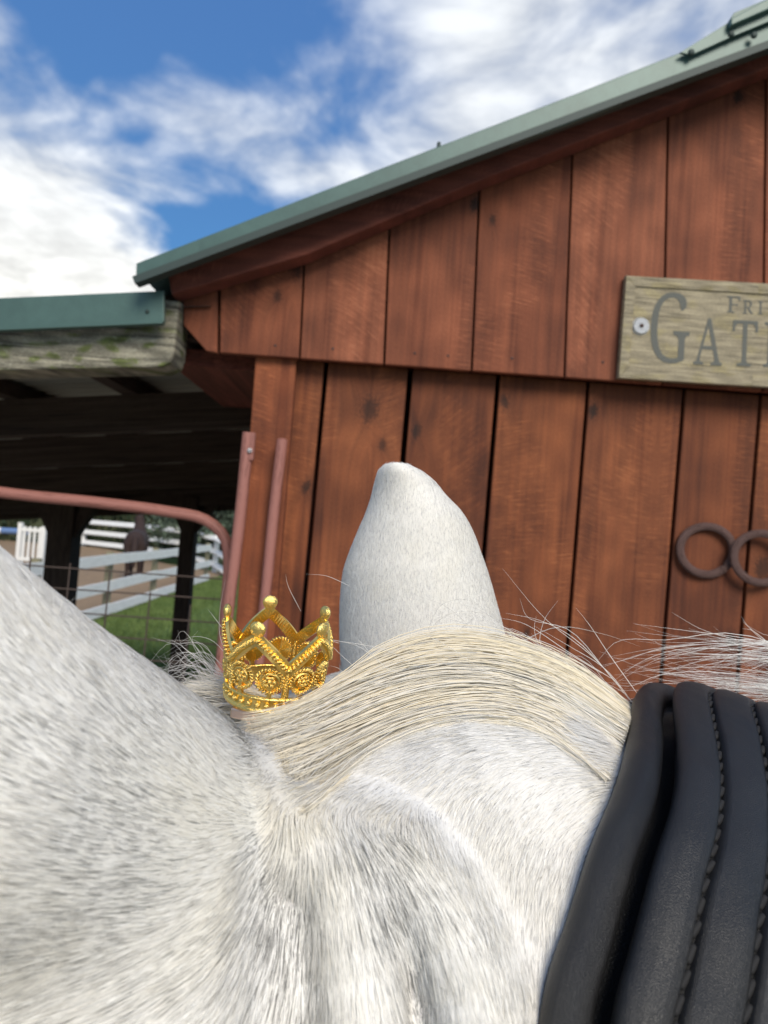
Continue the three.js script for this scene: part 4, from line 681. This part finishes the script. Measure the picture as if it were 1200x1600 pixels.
  // mane ends blown forward over the bridle
  for (let k = 0; k < 165; k++) {
    const y0 = rr(985, 1105), x1 = 1200 - 250 * Math.pow(R(), 1.7) - 15, dr = rr(-30, 30) * (R() < 0.25 ? 2.2 : 1) + (1045 - y0) * 0.25, d = rr(0.32, 0.35), q = rr(-22, 22), yb = lerp(y0, y0 < 1045 ? 1020 : 1065, 0.4), s = x1 + (1330 - x1) * 0.5;
    const xr = rr(0.2, 0.34), root = V(xr, tab(xr, NECK)[1] + 0.002, -0.29 - rr(-0.01, 0.03));
    h.add([root, root.clone().lerp(C(1330, yb + 20, d), 0.5).add(V(0.01, 0.012, 0)), ...[[1260, yb + 14], [s, yb + q * 0.3], [lerp(s, x1, 0.6), yb + dr * 0.4 + q * 0.4], [x1, yb + dr + q]].map(([x, y]) => C(x, y, d))], one * rr(0.7, 1.15), hue(rr(0.6, 0.88), 0.15), 16, 0.4);
  }
  for (const p of [[[1330, 1040], [1200, 1010], [1100, 985], [1050, 957]], [[1300, 1030], [1180, 1000], [1070, 985], [992, 975]], [[1330, 1050], [1150, 990], [1040, 1000], [965, 1002], [932, 1035]], [[1330, 1060], [1180, 1010], [1040, 1012], [980, 1030], [940, 1040]], [[1340, 1050], [1200, 1020], [1060, 1015], [1000, 1035], [960, 1063]], [[1340, 1090], [1160, 1045], [1040, 1045], [960, 1055]], [[1340, 1090], [1120, 1050], [1030, 1055], [985, 1072], [955, 1068]], [[1230, 1040], [1195, 1000], [1170, 980], [1158, 963]], [[1240, 1045], [1200, 1005], [1175, 985], [1160, 982]], [[1260, 1060], [1215, 1020], [1180, 990], [1160, 970]]]) S(0.335, one, 0.85, ...p);
  // the rest of the mane lying along the crest
  for (let k = 0; k < 2600; k++) { const x = rr(0.19, 0.95), top = tab(x, NECK)[1], side = R() < 0.5 ? -1 : 1, L = rr(0.05, 0.14), y = (a) => tab(x + L * 0.5 * a, NECK)[1]; const t = tab(x, NECK), p = (a) => { const w = a * L / t[2]; return V(x + L * 0.45 * a, y(a) - t[2] * (1 - Math.cos(w)) + 0.006, -0.29 + side * (t[3] + 0.006) * Math.sin(w)); }; h.add([p(0.02), p(0.35).add(V(0, 0.004, 0)), p(0.7), p(1)], rr(0.00015, 0.0003), hue(rr(0.65, 0.88), rr(0.1, 0.5)), 7, 0.4); }
  // a few hairs standing off the near ear's edge
  for (const [x, y, a, b] of [[62, 925, 0, -18], [85, 945, -4, -26], [100, 955, 20, -24], [95, 950, 3, -16], [168, 1015, 2, -16], [140, 992, -2, -12], [45, 905, -4, -10]]) { const t = 0.155; h.add([C(x, y + 6, t), C(x + a * 0.4, y + b * 0.5, t), C(x + a, y + b, t)], 0.00006, hue(0.8, 0.1), 5, 0.2); }
  h.build('stray_hair', 0.4);
}
// ------------------------------------------------------------------ bridle
{
  const br = group('bridle', 'black padded leather bridle headpiece with two stitched seams on the white horse', 'bridle', P(1060, 1100, 0.3).toArray());
  const leather = new THREE.MeshPhysicalMaterial({ color: lin(0.009, 0.0091, 0.0097), roughness: 0.43, bumpMap: grain, bumpScale: 0.0002 });
  const thread = new THREE.MeshStandardMaterial({ color: lin(0.012, 0.012, 0.013), roughness: 0.8 });
  const arc = (u0, u1, h, n, base = 0) => { const o = []; for (let k = 0; k <= n; k++) { const a = Math.PI * (1 - k / n); o.push([(u0 + u1) / 2 + (u1 - u0) / 2 * Math.cos(a), base + h * Math.sin(a)]); } return o; };
  into(br, 'padding', sweep([[-0.0185, -0.01], ...arc(-0.0196, -0.0056, 0.0072, 14, -0.0015), [-0.0054, -0.004], [0.004, -0.004], [0.02, -0.003], [0.034, -0.002], ...arc(0.036, 0.0475, 0.006, 10, -0.001), [0.047, -0.012]]), leather);
  const top = [[0.0, 0.0005], [-0.0014, 0.0022], [-0.0018, 0.005], [-0.001, 0.0072], [0.001, 0.0084], [0.004, 0.0089], [0.008, 0.0089], [0.0104, 0.0085], [0.0114, 0.0078], [0.012, 0.0058], [0.0127, 0.0052], [0.0134, 0.0058], [0.014, 0.0078], [0.0152, 0.0086], [0.018, 0.009], [0.0215, 0.0091], [0.025, 0.009], [0.0275, 0.0086], [0.0287, 0.0078], [0.0292, 0.0058], [0.0299, 0.0052], [0.0306, 0.0058], [0.0312, 0.0078], [0.0325, 0.0085], [0.0365, 0.0086], [0.0395, 0.008], [0.041, 0.006], [0.0412, 0.003], [0.04, 0.0008]];
  const strap = into(br, 'crown_strap', sweep(top.map(([u, h]) => [u - (u < 0.005 ? 0.001 : 0), h + 0.0015])), leather);
  const L = strapCurve.getLength(), sg = new THREE.CapsuleGeometry(0.00115, 0.0032, 3, 8);
  for (const u of [0.0126, 0.0298]) for (let s = 0.12; s < L - 0.1; s += 0.0062) {
    const k = clamp(Math.round(s / L * NS), 0, NS), f = fr[k], p = f.p.clone().addScaledVector(f.s, u * US).addScaledVector(f.n, 0.0072 + rr(-0.0003, 0.0002));
    const g = sg.clone(), d = f.t.clone().addScaledVector(f.s, 0.3 + rr(-0.12, 0.12)).normalize(); g.applyQuaternion(new THREE.Quaternion().setFromUnitVectors(V(0, 1, 0), d)); g.translate(p.x, p.y, p.z); g.applyMatrix4(M0); intoSub(strap, br, 'stitch', g, thread);
  }
}
// ------------------------------------------------------------------ crown clip
{
  const gold = new THREE.MeshStandardMaterial({ color: lin(1.0, 0.72, 0.22), metalness: 1, roughness: 0.17, bumpMap: grain, bumpScale: 0.00008 }), rose = new THREE.MeshPhysicalMaterial({ color: lin(0.85, 0.64, 0.5), metalness: 1, roughness: 0.28 });
  const base = C(426, 1087, 0.27), R0 = 0.0178, cr = group('crown_clip', 'small gold filigree crown clipped into the cream forelock', 'crown', base.clone().applyMatrix4(M0).toArray());
  cr.quaternion.setFromRotationMatrix(M0); cr.scale.setScalar(0.95); cr.rotateZ(-0.12); cr.rotateX(0.12); cr.rotateY(-0.16);
  const rad = (y) => R0 + 0.0022 * clamp(y / 0.03, 0, 1.2) * 1.1, at = (a, y, o = 0) => V(Math.sin(a) * (rad(y) + o), y, Math.cos(a) * (rad(y) + o));
  const put = (name, g, m = gold, p = cr) => mesh(name, g, m, p);
  // beaded band
  const band = new THREE.LatheGeometry([[0, -0.0002], [0.0011, 0], [0.0013, 0.0007], [0.0011, 0.0013], [0.0004, 0.0017], [0.0004, 0.0046], [0.0011, 0.005], [0.0013, 0.0056], [0.001, 0.0062], [0, 0.0063], [-0.0004, 0.0058], [-0.0004, 0.0003], [0, -0.0002]].map(([x, y]) => new THREE.Vector2(R0 + x, y)), 96), bm = put('band', band);
  const bead = new THREE.SphereGeometry(0.00105, 10, 8); for (let k = 0; k < 34; k++) { const a = k / 34 * 6.2832; mesh('bead', bead, gold, bm, V(Math.sin(a) * (R0 + 0.0007), 0.0031, Math.cos(a) * (R0 + 0.0007))); }
  const strip = (pts, w, t) => { // flat bar following the wall of the crown
    const cv = new THREE.CatmullRomCurve3(pts), n = 14, pos = [], idx = []; for (let i = 0; i <= n; i++) { const p = cv.getPoint(i / n), tg = cv.getTangent(i / n), o = V(p.x, 0, p.z).normalize(), s = tg.clone().cross(o).normalize(); for (const [a, b] of [[-w, -t], [w, -t], [w, t], [-w, t]]) pos.push(p.x + s.x * a + o.x * b, p.y + s.y * a + o.y * b, p.z + s.z * a + o.z * b); if (i) for (let k = 0; k < 4; k++) { const q = (i - 1) * 4 + k, r = (i - 1) * 4 + (k + 1) % 4; idx.push(q, r, q + 4, r, r + 4, q + 4); } }
    const g = new THREE.BufferGeometry(); g.setAttribute('position', new THREE.Float32BufferAttribute(pos, 3)); g.setIndex(idx); const f = g.toNonIndexed(); f.computeVertexNormals(); return f;
  };
  const rope = (pts, r, n) => { // twisted wire
    const cv = new THREE.CatmullRomCurve3(pts), gs = []; for (let i = 0; i < n; i++) { const p = cv.getPoint((i + 0.5) / n), t = cv.getTangent((i + 0.5) / n), g = new THREE.SphereGeometry(r, 7, 5); g.scale(1, 0.45, 1); const o = V(p.x, 0, p.z).normalize(); g.applyQuaternion(new THREE.Quaternion().setFromUnitVectors(V(0, 1, 0), t.clone().addScaledVector(t.clone().cross(o), 0.7).normalize())); g.translate(p.x, p.y, p.z); gs.push(g); } return mergeGeometries(gs);
  };
  const yV = 0.017, yT = 0.028, dA = Math.PI / 5, noUv = (g) => { g.deleteAttribute('uv'); return g; };
  const ball = new THREE.LatheGeometry([[0, 0.0052], [0.0014, 0.0049], [0.0024, 0.0039], [0.0026, 0.0028], [0.0021, 0.0014], [0.0013, 0.0004], [0.0012, -0.0012], [0, -0.0014]].map(([x, y]) => new THREE.Vector2(x, y)).reverse(), 16);
  for (let k = 0; k < 5; k++) {
    const a0 = -0.1 + k * 2 * dA, pt = new THREE.Group(); pt.name = 'point'; cr.add(pt);
    for (const s of [-1, 1]) {
      const line = []; for (let i = 0; i <= 6; i++) { const u = i / 6; line.push(at(a0 + s * dA * (1 - u), lerp(yV, yT, u) + 0.0006 * Math.sin(u * 3))); }
      const arm = put('arm', strip(line, 0.0022, 0.0006), gold, pt); mesh('rope', rope(line.map((p) => p.clone().add(V(p.x, 0, p.z).normalize().multiplyScalar(0.0009))), 0.00145, 11), gold, arm);
      // rosette: twisted ring, spiral and bead
      const ac = a0 + s * dA * 0.48, yc = 0.0128, rr0 = 0.0045, rg = []; for (let i = 0; i <= 24; i++) { const q = i / 24 * 6.2832; rg.push(at(ac + Math.cos(q) * rr0 / R0, yc + Math.sin(q) * rr0, 0.0003)); }
      const ro = put('rosette', rope(rg, 0.00105, 24), gold, pt);
      const sp = []; for (let i = 0; i <= 26; i++) { const q = i / 26 * 9.5, r = lerp(0.0033, 0.0008, i / 26); sp.push(at(ac + s * Math.cos(q) * r / R0, yc + Math.sin(q) * r, 0.0003)); }
      mesh('spiral', new THREE.TubeGeometry(new THREE.CatmullRomCurve3(sp), 60, 0.0007, 6), gold, ro);
      for (let i = 0; i < 7; i++) { const q = i / 6 * 6.2832, p = i === 6 ? at(ac, yc, 0.0007) : at(ac + Math.cos(q) * 0.0016 / R0, yc + Math.sin(q) * 0.0016, 0.0008), b = new THREE.SphereGeometry(i === 6 ? 0.001 : 0.00085, 8, 6); mesh('petal', b, gold, ro, p); }
      const plate = []; for (let i = 0; i <= 20; i++) { const q = i / 20 * 6.2832; plate.push([ac + Math.cos(q) * rr0 / R0, yc + Math.sin(q) * rr0]); }
      { const pos = [], idx = []; for (const o of [-0.0008, -0.0003]) { const c = at(ac, yc, o); pos.push(c.x, c.y, c.z); for (const [a, y] of plate) { const p = at(a, y, o); pos.push(p.x, p.y, p.z); } } for (let i = 1; i <= 20; i++) { idx.push(0, i + 1, i, 22, 22 + i, 23 + i, i, i + 1, 22 + i, i + 1, 23 + i, 22 + i); } const g = new THREE.BufferGeometry(); g.setAttribute('position', new THREE.Float32BufferAttribute(pos, 3)); g.setIndex(idx); const f = g.toNonIndexed(); f.computeVertexNormals(); mesh('backing', f, gold, ro); }
      put('stem', strip([at(ac, 0.006), at(ac + s * 0.02, 0.008), at(ac, 0.0102)], 0.0009, 0.0006), gold, pt);
    }
    put('upright', rope([at(a0 + dA, 0.006), at(a0 + dA, 0.012), at(a0 + dA, yV)], 0.0011, 12), gold, pt);
    put('valley', strip([at(a0 + dA, 0.006, -0.0003), at(a0 + dA, 0.012, -0.0003), at(a0 + dA, yV, -0.0003)], 0.0013, 0.0005), gold, pt);
    const tip = at(a0, yT + 0.0004), b = mesh('ball', ball, gold, pt, tip); b.rotation.set(0.1, a0, 0, 'YXZ'); b.scale.set(1.22, 1.2, 0.62);
  }
  // spring clip under the band
  put('clip_plate', new RoundedBoxGeometry(0.011, 0.004, 0.005, 2, 0.0008).translate(-0.005, -0.0025, 0.0145), rose); put('clip_ring', new THREE.TorusGeometry(0.0016, 0.0005, 8, 18).translate(-0.0015, -0.0035, 0.0178), rose);
  const claw = new THREE.Shape([[0, 0], [0.003, -0.004], [0.0065, -0.0005], [0.0058, 0.0002], [0.0032, -0.002], [0.0008, 0.0014]].map((p) => new THREE.Vector2(...p)));
  put('claw', new THREE.ExtrudeGeometry(claw, { depth: 0.0012, bevelEnabled: true, bevelSize: 0.0003, bevelThickness: 0.0003, bevelSegments: 2 }).translate(-0.018, -0.0125, 0.017), rose);
}
//@@HORSE_END
renderer.render(scene, camera);
